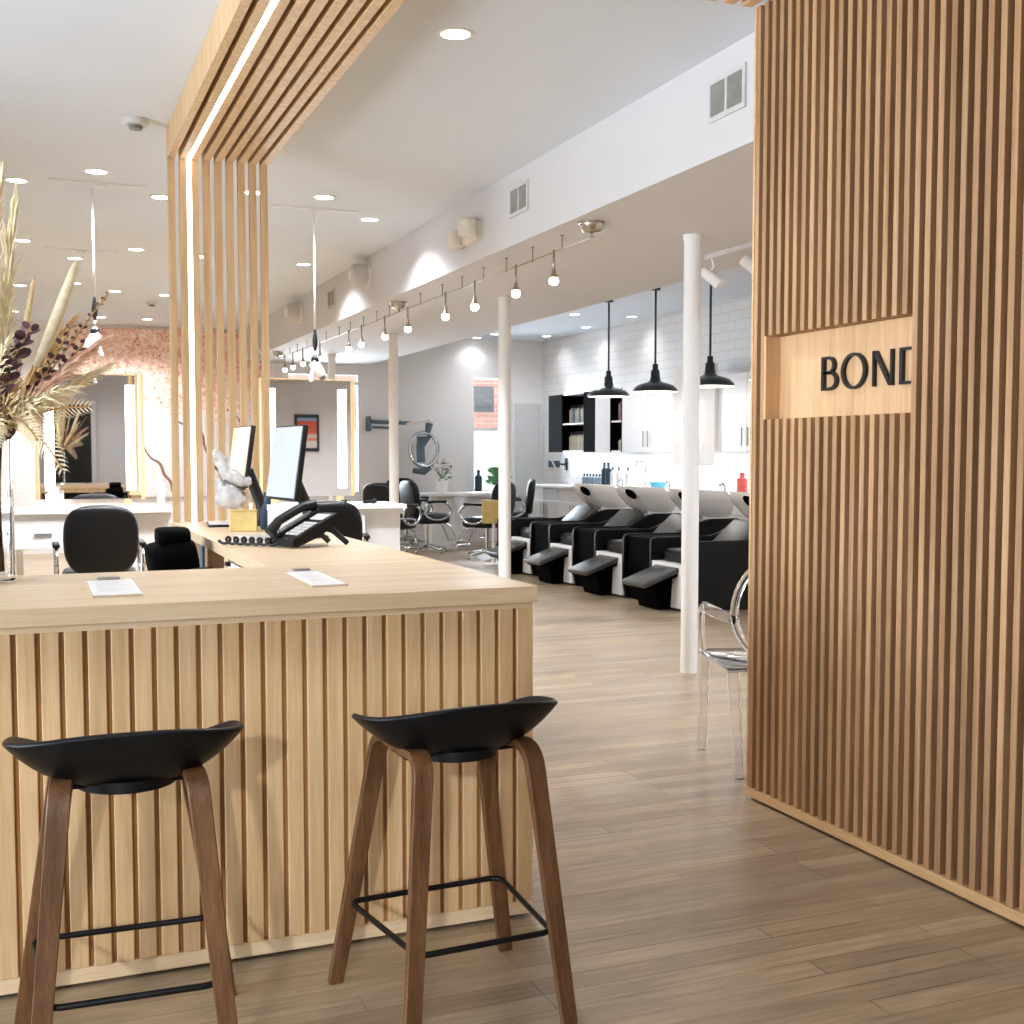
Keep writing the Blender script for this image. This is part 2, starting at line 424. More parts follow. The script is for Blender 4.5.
# columns
for i, (y, lab) in enumerate(((6.3, 'slim round white column nearest the slatted partition'), (9.35, 'slim round white column just beyond the counter corner'),
                              (12.64, 'slim round white column in front of the wall mounted hood dryer'), (15.5, 'slim round white column farthest away near the back window'))):
    r = .052
    c = thing('column', (3.73, y, 0), lab, 'column', 'white columns under the soffit')
    MB().lathe([(r, 0), (r, 2.62)], n=28).build('shaft', M_white, c, smooth=SM)
    MB().lathe([(r+.006, 2.62), (r+.006, 2.649)], n=28).build('cap_plate', M_white, c, smooth=SM)

# ------------------------------------------------------------------ slatted partition on the right
XW = 2.56; PIT = .0487; YE = 3.885
part = thing('slatted_partition', (2.7, YE, 0), 'tall oak slat partition wall with recessed sign niche', 'partition')
pw = MB()
pw.box(2.632, Y0+.003, .012, 2.83, YE, 3.0)                     # core
pw.build('core_panel', M_walback, part, world=True)
sl = MB(); SLW = .024
ys = []
y = YE-.027
k = 0
while y > -2.1:
    ys.append(y); y -= PIT
NICHE = (2.994, 3.785, 1.463, 1.772)
for k, y in enumerate(ys):
    y0, y1 = y-SLW/2, y+SLW/2
    dep = 2.632
    if NICHE[0] < y < NICHE[1]:
        sl.box(XW, y0, .045, dep, y1, NICHE[2], .0015, 1)
        sl.box(XW, y0, NICHE[3], dep, y1, 3.0, .0015, 1)
    else:
        sl.box(XW, y0, .045, dep, y1, 3.0, .0015, 1)
sl.build('slats', M_wal, part, world=True)
MB().box(XW-.004, Y0+.003, .012, 2.632, YE+.001, .045).box(XW, YE-.012, .045, 2.632, YE, 3.0).build('base_rail', M_oaky, part, world=True)
MB().box(2.61, YE+.001, .012, 2.83, YE+.022, 3.0).build('end_board', M_wal, part, world=True)
MB().box(2.622, NICHE[0], NICHE[2], 2.632, NICHE[1]+.0, NICHE[3]).box(2.56, NICHE[1], NICHE[2], 2.632, NICHE[1]+.012, NICHE[3]).build('sign_panel', M_signpan, part, world=True)

# lettering B O N D on the niche panel (letters read towards decreasing y)
sign = thing('letter_sign', (2.622, 3.27, 1.548), 'black raised BOND lettering on the oak niche panel', 'sign')
def letter(polys_out, polys_in, ystart):
    """polys in (u,v): u to the right as read; outer minus inner (same count) or plain strokes"""
    mb = MB()
    x0, x1 = 2.608, 2.6215
    def P(u, v, x): return (x, ystart-u, 1.557+v)
    for o, i in zip(polys_out, polys_in):
        if i is None:
            mb.rings([[P(u, v, x1) for u, v in o], [P(u, v, x0) for u, v in o]])
        else:
            n = len(o); a = [[mb.bm.verts.new(P(u, v, x)) for u, v in poly] for poly, x in ((o, x1), (o, x0), (i, x0), (i, x1))]
            for p, q in ((0, 1), (1, 2), (2, 3), (3, 0)):
                for k in range(n):
                    j = (k+1) % n
                    mb.bm.faces.new((a[p][k], a[p][j], a[q][j], a[q][k]))
    mb.build('letter', M_black, sign, world=True, smooth=math.radians(30))
H_ = .118
def arc(cx, cy, rx, ry, a0, a1, n): return [(cx+rx*math.cos(a0+(a1-a0)*i/n), cy+ry*math.sin(a0+(a1-a0)*i/n)) for i in range(n+1)]
def bowl(u0, v0, v1, w, st, tv):
    """half-round bowl ring from stem at u0 between v0 and v1"""
    cy = (v0+v1)/2; ry = (v1-v0)/2
    o = [(u0, v0)]+arc(u0+w*.45, cy, w*.55, ry, -PI/2, PI/2, 16)+[(u0, v1)]
    i = [(u0, v0+tv)]+arc(u0+w*.45, cy, w*.55-st, ry-tv, -PI/2, PI/2, 16)+[(u0, v1-tv)]
    return o, i
st = .0145; th = .0095
o1, i1 = bowl(.010, 0, .066, .078, st, th); o2, i2 = bowl(.010, .056, H_, .064, st*.9, th)
letter([[(0, 0), (st, 0), (st, H_), (0, H_)], o1, o2], [None, i1, i2], 3.515)
oo = arc(.062, H_/2, .066, H_/2+.003, 0, 2*PI, 40)[:-1]; oi = arc(.062, H_/2, .066-st, H_/2-.0065, 0, 2*PI, 40)[:-1]
letter([oo], [oi], 3.402)
letter([[(0, 0), (.0095, 0), (.0095, H_), (0, H_)], [(.0, H_), (.018, H_), (.098, 0), (.081, 0)], [(.0885, 0), (.098, 0), (.098, H_), (.0885, H_)]], [None]*3, 3.240)
o1, i1 = bowl(.010, 0, H_, .112, st, th)
letter([[(0, 0), (st, 0), (st, H_), (0, H_)], o1], [None, i1], 3.107)

# ceiling slats running on from the partition
cs = thing('slatted_ceiling_panel', (2.3, 3.9, 3.0), 'row of oak ceiling slats meeting the top of the partition', 'slats')
x = 2.545; k = 0
while x > 1.75:
    MB().box(x-.045, -.3, 3.0, x, YE, CZ-.001, .002, 1).build('slat', M_oaky, cs, world=True)
    x -= .078

# ------------------------------------------------------------------ reception counter
cnt = thing('reception_counter', (.2, 3.5, 0), 'oak reception counter with vertical grooved slat front', 'counter')
CF = 3.092; CR = 1.320; CL = -1.55
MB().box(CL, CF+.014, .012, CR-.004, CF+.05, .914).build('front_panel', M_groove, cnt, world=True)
b = MB(); xr = CR; kk = 0
b.box(1.2705, CF, .05, CR, CF+.016, .897, .0025, 2)
xg = 1.259
while xg > CL:
    b.box(max(xg-.0430, CL), CF, .05, xg, CF+.016, .897, .0025, 2); xg -= .0545
b.build('front_slats', M_oak, cnt, world=True)
MB().box(CL, CF+.004, .012, CR, CF+.02, .05).build('base_rail', M_oakx, cnt, world=True)
MB().box(CL, CF+.004, .897, CR, CF+.02, .914).build('top_rail', M_oakx, cnt, world=True)
MB().box(CR-.03, CF+.012, .012, CR+.002, 6.86, .914).build('end_panel', M_oak, cnt, world=True)
# staff side: open shelves behind the bar
sh = MB()
sh.box(CL, 3.86, .86, .73, 3.94, .914)
sh.box(CL, 3.5, .45, .73, 3.92, .475)
for xx in (CL, -.95, -.35, .25, .70): sh.box(xx, 3.5, .02, xx+.03, 3.935, .86)
sh.box(CL, 3.5, .02, .73, 3.93, .06)
sh.build('back_shelves', M_oak, cnt, world=True)
MB().box(CL, 3.45, .02, .73, 3.49, .9).build('shelf_back', M_black, cnt, world=True)
for (a, c) in ((6.1, 6.84), (4.95, 5.05), (5.55, 5.62)): MB().box(.75, a, .0, 1.29, c, .914).build('pedestal', M_oakx, cnt, world=True)
MB().box(.78, 5.62, .66, 1.29, 6.1, .69).build('cubby_shelf', M_oakx, cnt, world=True)
dr = MB().box(.742, 4.1, .42, .76, 4.9, .90, .003).build('drawer', M_lacq, cnt, world=True)
MB().box(.728, 4.82, .885, .742, 4.88, .90).build('handle', M_blackmet, dr, world=True)
MB().box(.737, 5.63, .5, .75, 5.72, .91).build('blue_file', plain('slate_blue', (92, 112, 132), .5), cnt, world=True)

top = MB()
top.box(CL-.01, CF-.010, .914, CR+.010, 3.95, .96, .002, 2)
top.box(.73, 3.95, .9145, CR+.010, 6.87, .96, .002, 2)
tag(top.build('countertop', M_oakx, None, origin=(0.2, 3.5, .914)), 'L-shaped light oak worktop on the reception counter', 'worktop')

# ------------------------------------------------------------------ LED slat portal
por = thing('slatted_portal', (1.01, 6.8, .96), 'oak slat portal rising from counter end and crossing the ceiling', 'portal')
PX0, PX1 = .735, 1.275
n = 9; pitch = .0628
for i in range(n):
    xa = .737+i*pitch; xb = xa+.037
    b = MB()
    b.box(xa, 6.785, .961, xb, 6.825, 2.942)
    b.box(xa, -.6, 2.942, xb, 6.83, CZ-.001)
    b.build('slat', M_oaky if False else M_oak, por, world=True)
xl = .737+1*pitch+.037
MB().box(xl+.0005, 6.788, .962, xl+pitch-.0375, 6.80, 2.95).box(xl+.0005, -.6, 2.95, xl+pitch-.0375, 6.80, 2.962).build('led_strip', M_led, por, world=True)

# ------------------------------------------------------------------ bar stools
def make_stool(loc, rz, label):
    t = thing('bar_stool', loc, label, 'bar stool', 'black shell bar stools at the counter', rz)
    N, R_ = 64, 12
    verts = []; mb = MB()
    rows = []
    for j in range(R_+1):
        r = j/R_; row = []
        for i in range(N):
            a = 2*PI*i/N; ca, sa = math.cos(a), math.sin(a); e = 2/2.5
            ux = math.copysign(abs(ca)**e, ca); uy = math.copysign(abs(sa)**e, sa)
            tt = (uy+1)/2; wx = .249*(1-.06*tt)
            zr = .764-.112*tt+(abs(ux)**2.5)*(-.012+.072*tt)
            zb = .628
            z = zb+(zr-zb)*r**2.3
            rr = r**.85
            row.append((ux*wx*rr, uy*.168*rr-.0, z))
        rows.append(row)
    vs = [[mb.bm.verts.new(p) for p in row] for row in rows[1:]]
    c = mb.bm.verts.new((0, 0, .628))
    for i in range(N): mb.bm.faces.new((c, vs[0][i], vs[0][(i+1) % N]))
    for a, b_ in zip(vs, vs[1:]):
        for i in range(N):
            j = (i+1) % N; mb.bm.faces.new((a[i], b_[i], b_[j], a[j]))
    s = mb.build('seat', M_blackpl, t, smooth=True)
    mod = s.modifiers.new('thick', 'SOLIDIFY'); mod.thickness = .013; mod.offset = -1
    bv = s.modifiers.new('bev', 'BEVEL'); bv.width = .004; bv.segments = 2; bv.limit_method = 'ANGLE'
    MB().lathe([(.09, .612), (.105, .616), (.105, .64), (.09, .645)], n=32).build('seat_plate', M_blackpl, t, smooth=SM)
    def lerp(a, b_, k): return tuple(a[i]+(b_[i]-a[i])*k for i in range(3))
    for sx in (-1, 1):
        for sy in (-1, 1):
            foot = (sx*(.197 if sy < 0 else .236), sy*.222, 0); knee = (sx*.136, sy*.148, .650); inn = (sx*.13, sy*.004, .640)
            pts = [lerp(foot, knee, k) for k in (0, .25, .5, .75, .86)]
            p0 = Vector(lerp(foot, knee, .91)); p1 = Vector(knee); p2 = Vector(lerp(knee, inn, .40))
            for k in range(8):
                q = k/7; pts.append(tuple(p0*(1-q)**2+p1*2*q*(1-q)+p2*q*q))
            pts.append(inn)
            w = [.037, .040, .042, .044, .045]+[.046]*8+[.046]
            MB().sweep(pts, w, .020, (1, 0, 0)).build('leg', M_leg, t, smooth=SM)
    MB().box(-.145, -.055, .622, .145, .055, .634, .004, 2).build('cross_plate', M_blackmet, t, smooth=SM)
    rz_ = .215; hx, hy, cr = .184, .190, .03; pts = []
    hb, hf = .203, .170
    for (cx, cy, a0) in ((hb-cr, hy-cr, 0), (-hb+cr, hy-cr, PI/2), (-hf+cr, -hy+cr, PI), (hf-cr, -hy+cr, 3*PI/2)):
        for k in range(6):
            a = a0+PI/2*k/5; pts.append((cx+cr*math.cos(a), cy+cr*math.sin(a), rz_))
    MB().tube(pts, .0072, 10, close=True).build('footrest', M_blackmet, t, smooth=True)
    return t
make_stool((.937, 2.675, 0), math.radians(3), 'black shell bar stool nearest the open walkway and counter corner')
make_stool((.186, 2.70, 0), math.radians(-2), 'black shell bar stool nearest the flower vase')

# ------------------------------------------------------------------ ghost chair
def make_ghost(loc, rz):
    t = thing('ghost_chair', loc, 'clear acrylic armchair behind the slatted partition', 'chair', None, rz)
    # local: faces +Y, back at -Y
    MB().box(-.25, -.22, .43, .25, .24, .46, .014, 3).build('seat', M_acryl, t, smooth=SM)
    for sx in (-1, 1):
        MB().sweep([(sx*.235, .225, 0), (sx*.228, .215, .43)], [.036, .05], .04, (1, 0, 0)).build('leg', M_acryl, t, smooth=SM)
        MB().sweep([(sx*.21, -.27, 0), (sx*.225, -.21, .43)], [.036, .05], .04, (1, 0, 0)).build('leg', M_acryl, t, smooth=SM)
        MB().sweep([(sx*.235, .2, .45), (sx*.262, .16, .56), (sx*.268, .13, .645), (sx*.266, .09, .668), (sx*.262, -.02, .662), (sx*.25, -.16, .66), (sx*.235, -.235, .655)],
                   [.04, .038, .038, .042, .045, .04, .036], .026, (0, .7, .7)).build('armrest', M_acryl, t, smooth=SM)
    pts = [(.235*math.cos(2*PI*k/40), -.235-.045*math.sin(2*PI*k/40)-.02, .70+.235*math.sin(2*PI*k/40)) for k in range(40)]
    MB().tube(pts, .018, 10, close=True).build('back_frame', M_acryl, t, smooth=True)
    pl = [(.222*math.cos(2*PI*k/40), .70+.222*math.sin(2*PI*k/40)) for k in range(40)]
    r1 = [(u, -.255-.045*(v-.70)/.235-.004, v) for u, v in pl]; r2 = [(u, -.255-.045*(v-.70)/.235+.004, v) for u, v in pl]
    MB().rings([r1, r2]).build('back_panel', M_acryl, t, smooth=SM)
    return t
make_ghost((2.962, 4.325, 0), math.radians(-16))

# ------------------------------------------------------------------ styling chairs
def superell(w, h, n_, N=40):
    out = []
    for i in range(N):
        a = 2*PI*i/N; e = 2/n_
        out.append((w/2*math.copysign(abs(math.cos(a))**e, math.cos(a)), h/2*math.copysign(abs(math.sin(a))**e, math.sin(a))))
    return out
def pad(w, h, d, n_=4.0, bulge=.03):
    """soft pad in the xz plane, thickness along y, as rings"""
    rs = []
    for f, k in ((-.5, .86), (-.42, .95), (-.2, 1.0), (.2, 1.0), (.42, .95), (.5, .86)):
        rs.append([(u*k, f*d, v*k) for u, v in superell(w, h, n_)])
    return rs
def make_chair(loc, rz, label, loop=True):
    t = thing('styling_chair', loc, label, 'salon chair', 'black styling chairs', rz)
    # faces +Y
    Mb = Matrix.Translation((0, -.24, .745)) @ Matrix.Rotation(math.radians(7), 4, 'X')
    rs = []
    for f, k in ((-.5, .84), (-.40, .95), (-.15, 1.0), (.2, .99), (.42, .93), (.5, .82)):
        ring = []
        for u, v in superell(.49, .50, 3.2):
            tp = 1-.16*max(0, -(v/.25))**2
            ring.append((u*k*tp, f*.10+.25*(u*u)-.02, v*k))
        rs.append(ring)
    MB().rings(rs, M=Mb).build('backrest', M_leather, t, smooth=True)
    Ms = Matrix.Translation((0, .03, .47)) @ Matrix.Rotation(PI/2, 4, 'X')
    MB().rings(pad(.50, .50, .13, 4), M=Ms).build('seat', M_leather, t, smooth=True)
    for s in (-1, 1):
        b = MB()
        pts = [(s*.275, -.19+.19*0, .50)]
        pts = [(s*.285, .03+.20*math.cos(a)*1.0, .585+.125*math.sin(a)) for a in [2*PI*k/24 for k in range(24)]]
        b.tube(pts, .014, 8, close=True)
        a_ = b.build('armrest', M_chrome, t, smooth=True)
        MB().box(s*.285-.024, -.12, .69, s*.285+.024, .16, .722, .012, 3).build('arm_pad', M_darkvin, a_, smooth=SM)
    MB().lathe([(.03, .06), (.03, .40), (.09, .405), (.09, .42)], n=20).build('column', M_chrome, t, smooth=SM)
    b = MB()
    for k in range(5):
        a = 2*PI*k/5+.3; c, s_ = math.cos(a), math.sin(a)
        b.tube([(0, 0, .10), (c*.15, s_*.15, .085), (c*.29, s_*.29, .055)], [.026, .022, .015], 8)
        b.lathe([(.0, 0), (.022, .003), (.026, .02), (.022, .04), (0, .045)], (c*.29, s_*.29, 0), 10)
    b.build('star_base', M_chrome, t, smooth=SM)
    b = MB()
    for s in (-1, 1): b.tube([(s*.12, .2, .41), (s*.13, .30, .36), (s*.14, .40, .17)], .01, 8)
    b.box(-.17, .38, .15, .17, .48, .17, .008, 2)
    b.build('footrest', M_chrome, t, smooth=SM)
    return t
ch0 = make_chair((.45, 8.80, 0), 0, 'black styling chair with back turned, facing the mirror beside the vase')
CG = 'black styling chairs'
dup(ch0, (2.12, 8.95, 0), math.radians(-12), 'black styling chair just beyond the desk phone')
dup(ch0, (5.0, 15.4, 0), math.radians(-82), 'black styling chair seen side on, chrome arm towards white table')
dup(ch0, (5.44, 14.25, 0), math.radians(35), 'black styling chair with its back turned, behind gold board')
dup(ch0, (6.36, 15.65, 0), math.radians(70), 'blue-black styling chair leaning beside the grey back door')
dup(ch0, (5.12, 16.75, 0), math.radians(180), 'black styling chair on the far side of the white table')
dup(ch0, (4.2, 14.35, 0), math.radians(-50), 'blue-black styling chair beside the third column, in front of back wall')

# black drafting chair tucked at the return desk
t = thing('drafting_chair', (.50, 5.35, 0), 'black drafting chair tucked against the staff side of desk', 'chair')
MB().rings(pad(.40, .17, .19, 3), M=Matrix.Translation((.07, 0, .875)) @ Matrix.Rotation(PI/2, 4, 'Z') @ Matrix.Rotation(math.radians(-8), 4, 'X')).build('lumbar_pad', M_flat, t, smooth=True)
MB().rings(pad(.26, .085, .13, 2.6), M=Matrix.Translation((.075, 0, .975)) @ Matrix.Rotation(PI/2, 4, 'Z')).build('head_pad', M_flat, t, smooth=True)
MB().rings(pad(.42, .42, .07, 4), M=Matrix.Translation((.02, 0, .66)) @ Matrix.Rotation(PI/2, 4, 'X')).build('seat', M_black, t, smooth=True)
for s in (-1, 1):
    MB().tube([(.08, s*.2, .83), (.16, s*.22, .845), (.215, s*.22, .845)], .012, 8).build('armrest', M_black, t, smooth=True)
MB().tube([(0, 0, .08), (0, 0, .63)], .028, 12).build('gas_post', M_chrome, t, smooth=SM)
b = MB()
for k in range(5):
    a = 2*PI*k/5; b.tube([(0, 0, .09), (math.cos(a)*.27, math.sin(a)*.27, .03)], [.024, .016], 8)
b.build('star_base', M_blackmet, t, smooth=SM)

# ------------------------------------------------------------------ backwash units
def make_wash(loc, label):
    t = thing('backwash_unit', loc, label, 'shampoo chair', 'black backwash units with white bowls')
    # faces -X, origin at the arm fronts; side console on the far side
    MB().box(.0, -.27, .02, 1.15, .27, .40, .006, 2).build('plinth', M_lacq, t)
    def slab(poly, y0, y1, bev=.012):
        b = bmesh.new()
        v0 = [b.verts.new((u, y0, v)) for u, v in poly]; v1 = [b.verts.new((u, y1, v)) for u, v in poly]
        b.faces.new(v0); b.faces.new(list(reversed(v1)))
        for i in range(len(poly)):
            k = (i+1) % len(poly); b.faces.new((v0[i], v1[i], v1[k], v0[k]))
        bmesh.ops.recalc_face_normals(b, faces=b.faces[:])
        bmesh.ops.bevel(b, geom=b.edges[:], offset=bev, segments=2, affect='EDGES')
        m = MB(); m.add(b); return m
    prof = [(.03, .005), (.0, .16), (.0, .57), (.012, .59), (.035, .60), (.60, .60), (.70, .625), (.84, .70), (.92, .72), (1.24, .72), (1.28, .69), (1.25, .005)]
    for s in (-1, 1):
        y0, y1 = sorted((s*.272, s*.325))
        slab(prof, y0, y1).build('side_arm', M_darkvin, t, smooth=SM)
    slab([(.05, .005), (.02, .16), (.02, .575), (.04, .588), (.60, .588), (.60, .005)], .327, .765, .008).build('side_console', M_flat, t, smooth=SM)
    m = MB(); m.rings(pad(.53, .52, .12, 5), M=Matrix.Translation((.33, 0, .45)) @ Matrix.Rotation(PI/2, 4, 'Z') @ Matrix.Rotation(PI/2, 4, 'X'))
    m.build('seat', M_darkvin, t, smooth=True)
    MB().box(-.045, -.235, -.33, .045, .235, .33, .03, 4, M=Matrix.Translation((.60, 0, .515)) @ Matrix.Rotation(math.radians(50), 4, 'Y')).build('backrest', M_vinyl, t, smooth=SM)
    lr = MB().box(-.27, -.205, -.022, .25, .205, .022, .014, 3, M=Matrix.Translation((-.08, 0, .318)) @ Matrix.Rotation(math.radians(-20), 4, 'Y')).build('leg_rest', M_vinyl, t, smooth=SM)
    MB().box(-.25, -.19, -.05, .24, .19, -.02, .01, 2, M=Matrix.Translation((-.08, 0, .318)) @ Matrix.Rotation(math.radians(-20), 4, 'Y')).build('rest_base', M_flat, lr, smooth=SM)
    MB().rings([[(-.12, -.07, .005), (.0, -.07, .005), (.0, .275, .005), (-.12, .275, .005)], [(-.20, -.10, .255), (.0, -.10, .33), (.0, .275, .33), (-.20, .275, .255)]]).build('rest_pedestal', M_flat, t)
    b = MB(); b.rings([[(.92, -.16, .40), (1.24, -.16, .40), (1.24, .16, .40), (.92, .16, .40)], [(.96, -.12, .76), (1.22, -.12, .74), (1.22, .12, .74), (.96, .12, .76)]])
    b.build('bowl_stand', M_lacq, t)
    rs = []
    N = 36
    pr = [(.22, .692, .10), (.42, .702, .095), (.60, .735, .08), (.76, .80, .05), (.90, .88, .02), (1.0, .965, 0), (.975, .972, 0), (.94, .962, 0), (.84, .87, .02), (.66, .80, .05), (.30, .765, .08), (.02, .762, .09)]
    for k, z, sh in pr:
        ring = []
        for i in range(N):
            a = 2*PI*i/N; e = 2/2.9
            ux = math.copysign(abs(math.cos(a))**e, math.cos(a)); uy = math.copysign(abs(math.sin(a))**e, math.sin(a))
            tl = (1-ux)/2
            lo = (z-.69)/.28
            ring.append((1.01+sh+ux*.355*k, uy*.25*k*(1-.12*tl), z+.035*tl*lo))
        rs.append(ring)
    bw = MB().rings(rs).build('bowl', M_ceram, t, smooth=True)
    MB().lathe([(0, -.02), (.045, -.018), (.055, -.004), (.05, .012), (.03, .016), (0, .017)], n=24, sx=1.35, sy=.7, M=Matrix.Translation((.735, -.15, .925)) @ Matrix.Rotation(math.radians(-45), 4, 'Z') @ Matrix.Rotation(math.radians(40), 4, 'Y') @ Matrix.Rotation(PI/2, 4, 'X')).build('neck_gasket', M_flat, bw, smooth=SM)
    MB().tube([(1.33, .08, .95), (1.33, .08, 1.02), (1.30, .06, 1.05), (1.25, .04, 1.03)], .012, 8).build('tap', M_chrome, t, smooth=True)
    return t
w0 = make_wash((5.1, 9.0, 0), 'black backwash unit nearest the partition, tall side panel facing out')
for y, l in ((10.12, 'second backwash unit counting from the slatted partition'), (11.22, 'third backwash unit counting from the slatted partition'),
             (12.32, 'farthest backwash unit, its leg rest half hidden by the second column')):
    dup(w0, (5.1, y, 0), None, l)

# ------------------------------------------------------------------ pendant lamps over the bowls
def make_pendant(loc, label):
    t = thing('pendant_lamp', loc, label, 'pendant lamp', 'dark warehouse pendants over the wash bowls')
    # origin at the shade rim; hangs from z=CZ
    dz = CZ-loc[2]
    MB().tube([(0, 0, .29), (0, 0, dz-.02)], .012, 8).build('rod', M_green, t, smooth=True)
    MB().lathe([(.05, dz-.03), (.05, dz)], n=20).build('ceiling_rose', M_green, t, smooth=SM)
    MB().lathe([(.237, 0), (.24, .012), (.23, .035), (.19, .07), (.125, .092), (.078, .104), (.057, .122), (.05, .16), (.047, .22), (.031, .24), (.029, .295), (.0, .30)], n=36, cap=False).build('lamp_shade', M_green, t, smooth=SM)
    MB().lathe([(.0, .03), (.20, .03), (.236, .002), (.237, -.001), (.20, .02), (0, .02)], n=36).build('shade_lining', glow('shade_lining', (255, 240, 215), 1.6), t, smooth=SM)
    return t
p0 = make_pendant((6.2, 9.0, 2.0), 'dark green pendant lamp half hidden by the slatted partition edge')
for y, l in ((10.12, 'dark green pendant lamp beside the nearest white column'), (11.22, 'dark green pendant lamp in the middle, above white cabinets'),
             (12.32, 'dark green pendant lamp hanging before the black display shelves')):
    dup(p0, (6.2, y, 2.0), None, l)

# ------------------------------------------------------------------ wall cabinets, counter run
XC = 7.15
def cabinet(y0, y1, label, z0=1.37, z1=2.22, doors=1, hand=True):
    t = thing('wall_cabinet', (7.32, (y0+y1)/2, z0), label, 'cabinet', 'white wall cabinets')
    MB().box(XC+.02, y0+.003, z0, 7.4995, y1-.003, z1).build('carcass', M_lacq, t, world=True)
    w = (y1-y0)/doors
    for k in range(doors):
        a = y0+k*w
        d = MB().box(XC, a+.004, z0+.003, XC+.018, a+w-.004, z1-.003, .002, 1).build('door', M_lacq, t, world=True)
        if hand:
            yh = a+.06 if k % 2 == (1 if doors > 1 else 0) else a+w-.06
            MB().tube([(XC-.025, yh, z0+.06), (XC-.025, yh, z0+.26)], .008, 8).build('handle', M_nickel, d, world=True)
    return t
cabinet(14.16, 14.61, 'white wall cabinet door between the two open product shelves', hand=False)
cabinet(12.46, 13.82, 'white double wall cabinet with a pair of bar handles', doors=2)
cabinet(10.35, 11.49, 'white double wall cabinet nearest the slatted partition', doors=2)
def shelfunit(y0, y1, label):
    t = thing('product_shelf', (7.32, (y0+y1)/2, 1.37), label, 'shelf', None)
    z0, z1 = 1.37, 2.2
    MB().box(7.47, y0, z0, 7.4995, y1, z1).build('back_board', M_flat, t, world=True)
    for a in (y0, y1-.02): MB().box(XC, a, z0, 7.47, a+.02, z1).build('side', M_flat, t, world=True)
    for z in (z0, 1.76, z1-.02): MB().box(XC+.01, y0+.02, z, 7.47, y1-.02, z+.022).build('shelf', M_lacq, t, world=True)
    return t
shelfunit(14.95, 15.71, 'open wall shelf full of hair products, between two black panels')
shelfunit(13.82, 14.16, 'narrow open wall shelf holding a few products')
for (a, c, l) in ((15.72, 16.17, 'flat black panel beside the grey back door'), (14.62, 14.94, 'flat black panel between the product shelf and white cabinet')):
    t = thing('black_panel', (7.3, (a+c)/2, 1.37), l, 'panel', 'black panels flanking the product shelf')
    MB().box(XC, a, 1.37, XC+.02, c, 2.2).build('face', M_flat, t, world=True)
    MB().box(XC+.02, a, 1.37, 7.504, c, 2.2).build('carcass', M_lacq, t, world=True)
# product bottles
def bottle(name, r, h, mat, cap=None, neck=.4):
    t = thing(name, (0, 0, 0), 'bottle', 'bottle')
    MB().lathe([(r*.9, 0), (r, .006), (r, h*.72), (r*neck, h*.80), (r*neck, h*.84)], n=14).build('body', mat, t, smooth=SM)
    MB().lathe([(r*neck*1.15, h*.84), (r*neck*1.15, h), (0, h)], n=12).build('cap', cap or M_black, t, smooth=SM)
    return t
M_b1 = plain('bottle_cream', (222, 216, 200), .35); M_b2 = plain('bottle_grey_blue', (138, 160, 178), .35); M_b3 = plain('bottle_mauve', (176, 140, 160), .35)
M_b4 = plain('bottle_navy', (40, 64, 88), .35); M_b5 = plain('bottle_coral', (236, 110, 104), .35); M_b6 = plain('bowl_blue', (110, 190, 226), .35)
protos = {}
def put_bottle(kind, mat, r, h, loc, label, group, cap=None):
    if kind not in protos:
        o = bottle('product_bottle', r, h, mat, cap); protos[kind] = o; o.location = loc; o['label'] = label; o['group'] = group; return o
    return dup(protos[kind], loc, None, label, group)
for k in range(7):
    put_bottle('gb' if k % 2 else 'cr', M_b2 if k % 2 else M_b1, .038, .26, (7.28, 15.03+k*.1, 1.782), 'grey blue bottle on top tier of the wide product shelf' if k % 2 else 'cream bottle on top tier of the wide product shelf', 'grey blue bottles, wide shelf top tier' if k % 2 else 'cream bottles, wide shelf top tier')
for k in range(7):
    put_bottle('wt', M_b1, .04, .27, (7.28, 15.03+k*.1, 1.393), 'cream bottle with black cap, lower tier of the wide product shelf', 'bottles on wide shelf lower tier')
for k in range(3):
    put_bottle('mv', M_b3, .038, .3, (7.28, 13.89+k*.1, 1.783), 'mauve bottle on top tier of the narrow product shelf', 'bottles on narrow shelf top tier')
for k in range(3):
    put_bottle('wt2', M_b1, .036, .17, (7.28, 13.89+k*.1, 1.393), 'small cream bottle on lower tier of the narrow product shelf', 'bottles on narrow shelf lower tier')
# base cabinets and worktop
bw = 1.0
labs = ['white base cabinet in the corner beside the grey door', 'white base cabinet with bar handle under the product shelf', 'white base cabinet partly hidden behind the fourth wash bowl',
        'white base cabinet behind the fourth and third wash bowls', 'white base cabinet behind the third wash bowl', 'white base cabinet behind the second wash bowl']
for k, l in enumerate(labs):
    y1_ = 16.3-k*bw; y0_ = y1_-bw
    t = thing('base_cabinet', (7.2, (y0_+y1_)/2, 0), l, 'cabinet', 'white base cabinets along tiled wall')
    MB().box(6.93, y0_+.004, .08, 7.49, y1_-.004, .86).build('carcass', M_lacq, t, world=True)
    MB().box(6.97, y0_+.004, 0, 7.49, y1_-.004, .08).build('plinth', M_lacq, t, world=True)
    for j in range(2):
        a = y0_+j*bw/2
        d = MB().box(6.908, a+.005, .10, 6.928, a+bw/2-.005, .68, .003, 1).build('door', M_lacq, t, world=True)
        yh = a+.05 if j == 1 else a+bw/2-.05
        MB().tube([(6.89, yh, .46), (6.89, yh, .64)], .008, 8).build('handle', M_nickel, d, world=True)
        MB().box(6.908, a+.005, .69, 6.928, a+bw/2-.005, .855, .003, 1).build('drawer', M_lacq, t, world=True)
tag(MB().box(6.88, 10.2, .862, 7.4995, 16.32, .90, .004, 2).build('wash_area_worktop', M_lacq, None, origin=(7.2, 13.2, .862)), 'white worktop running along the tiled wall', 'worktop')
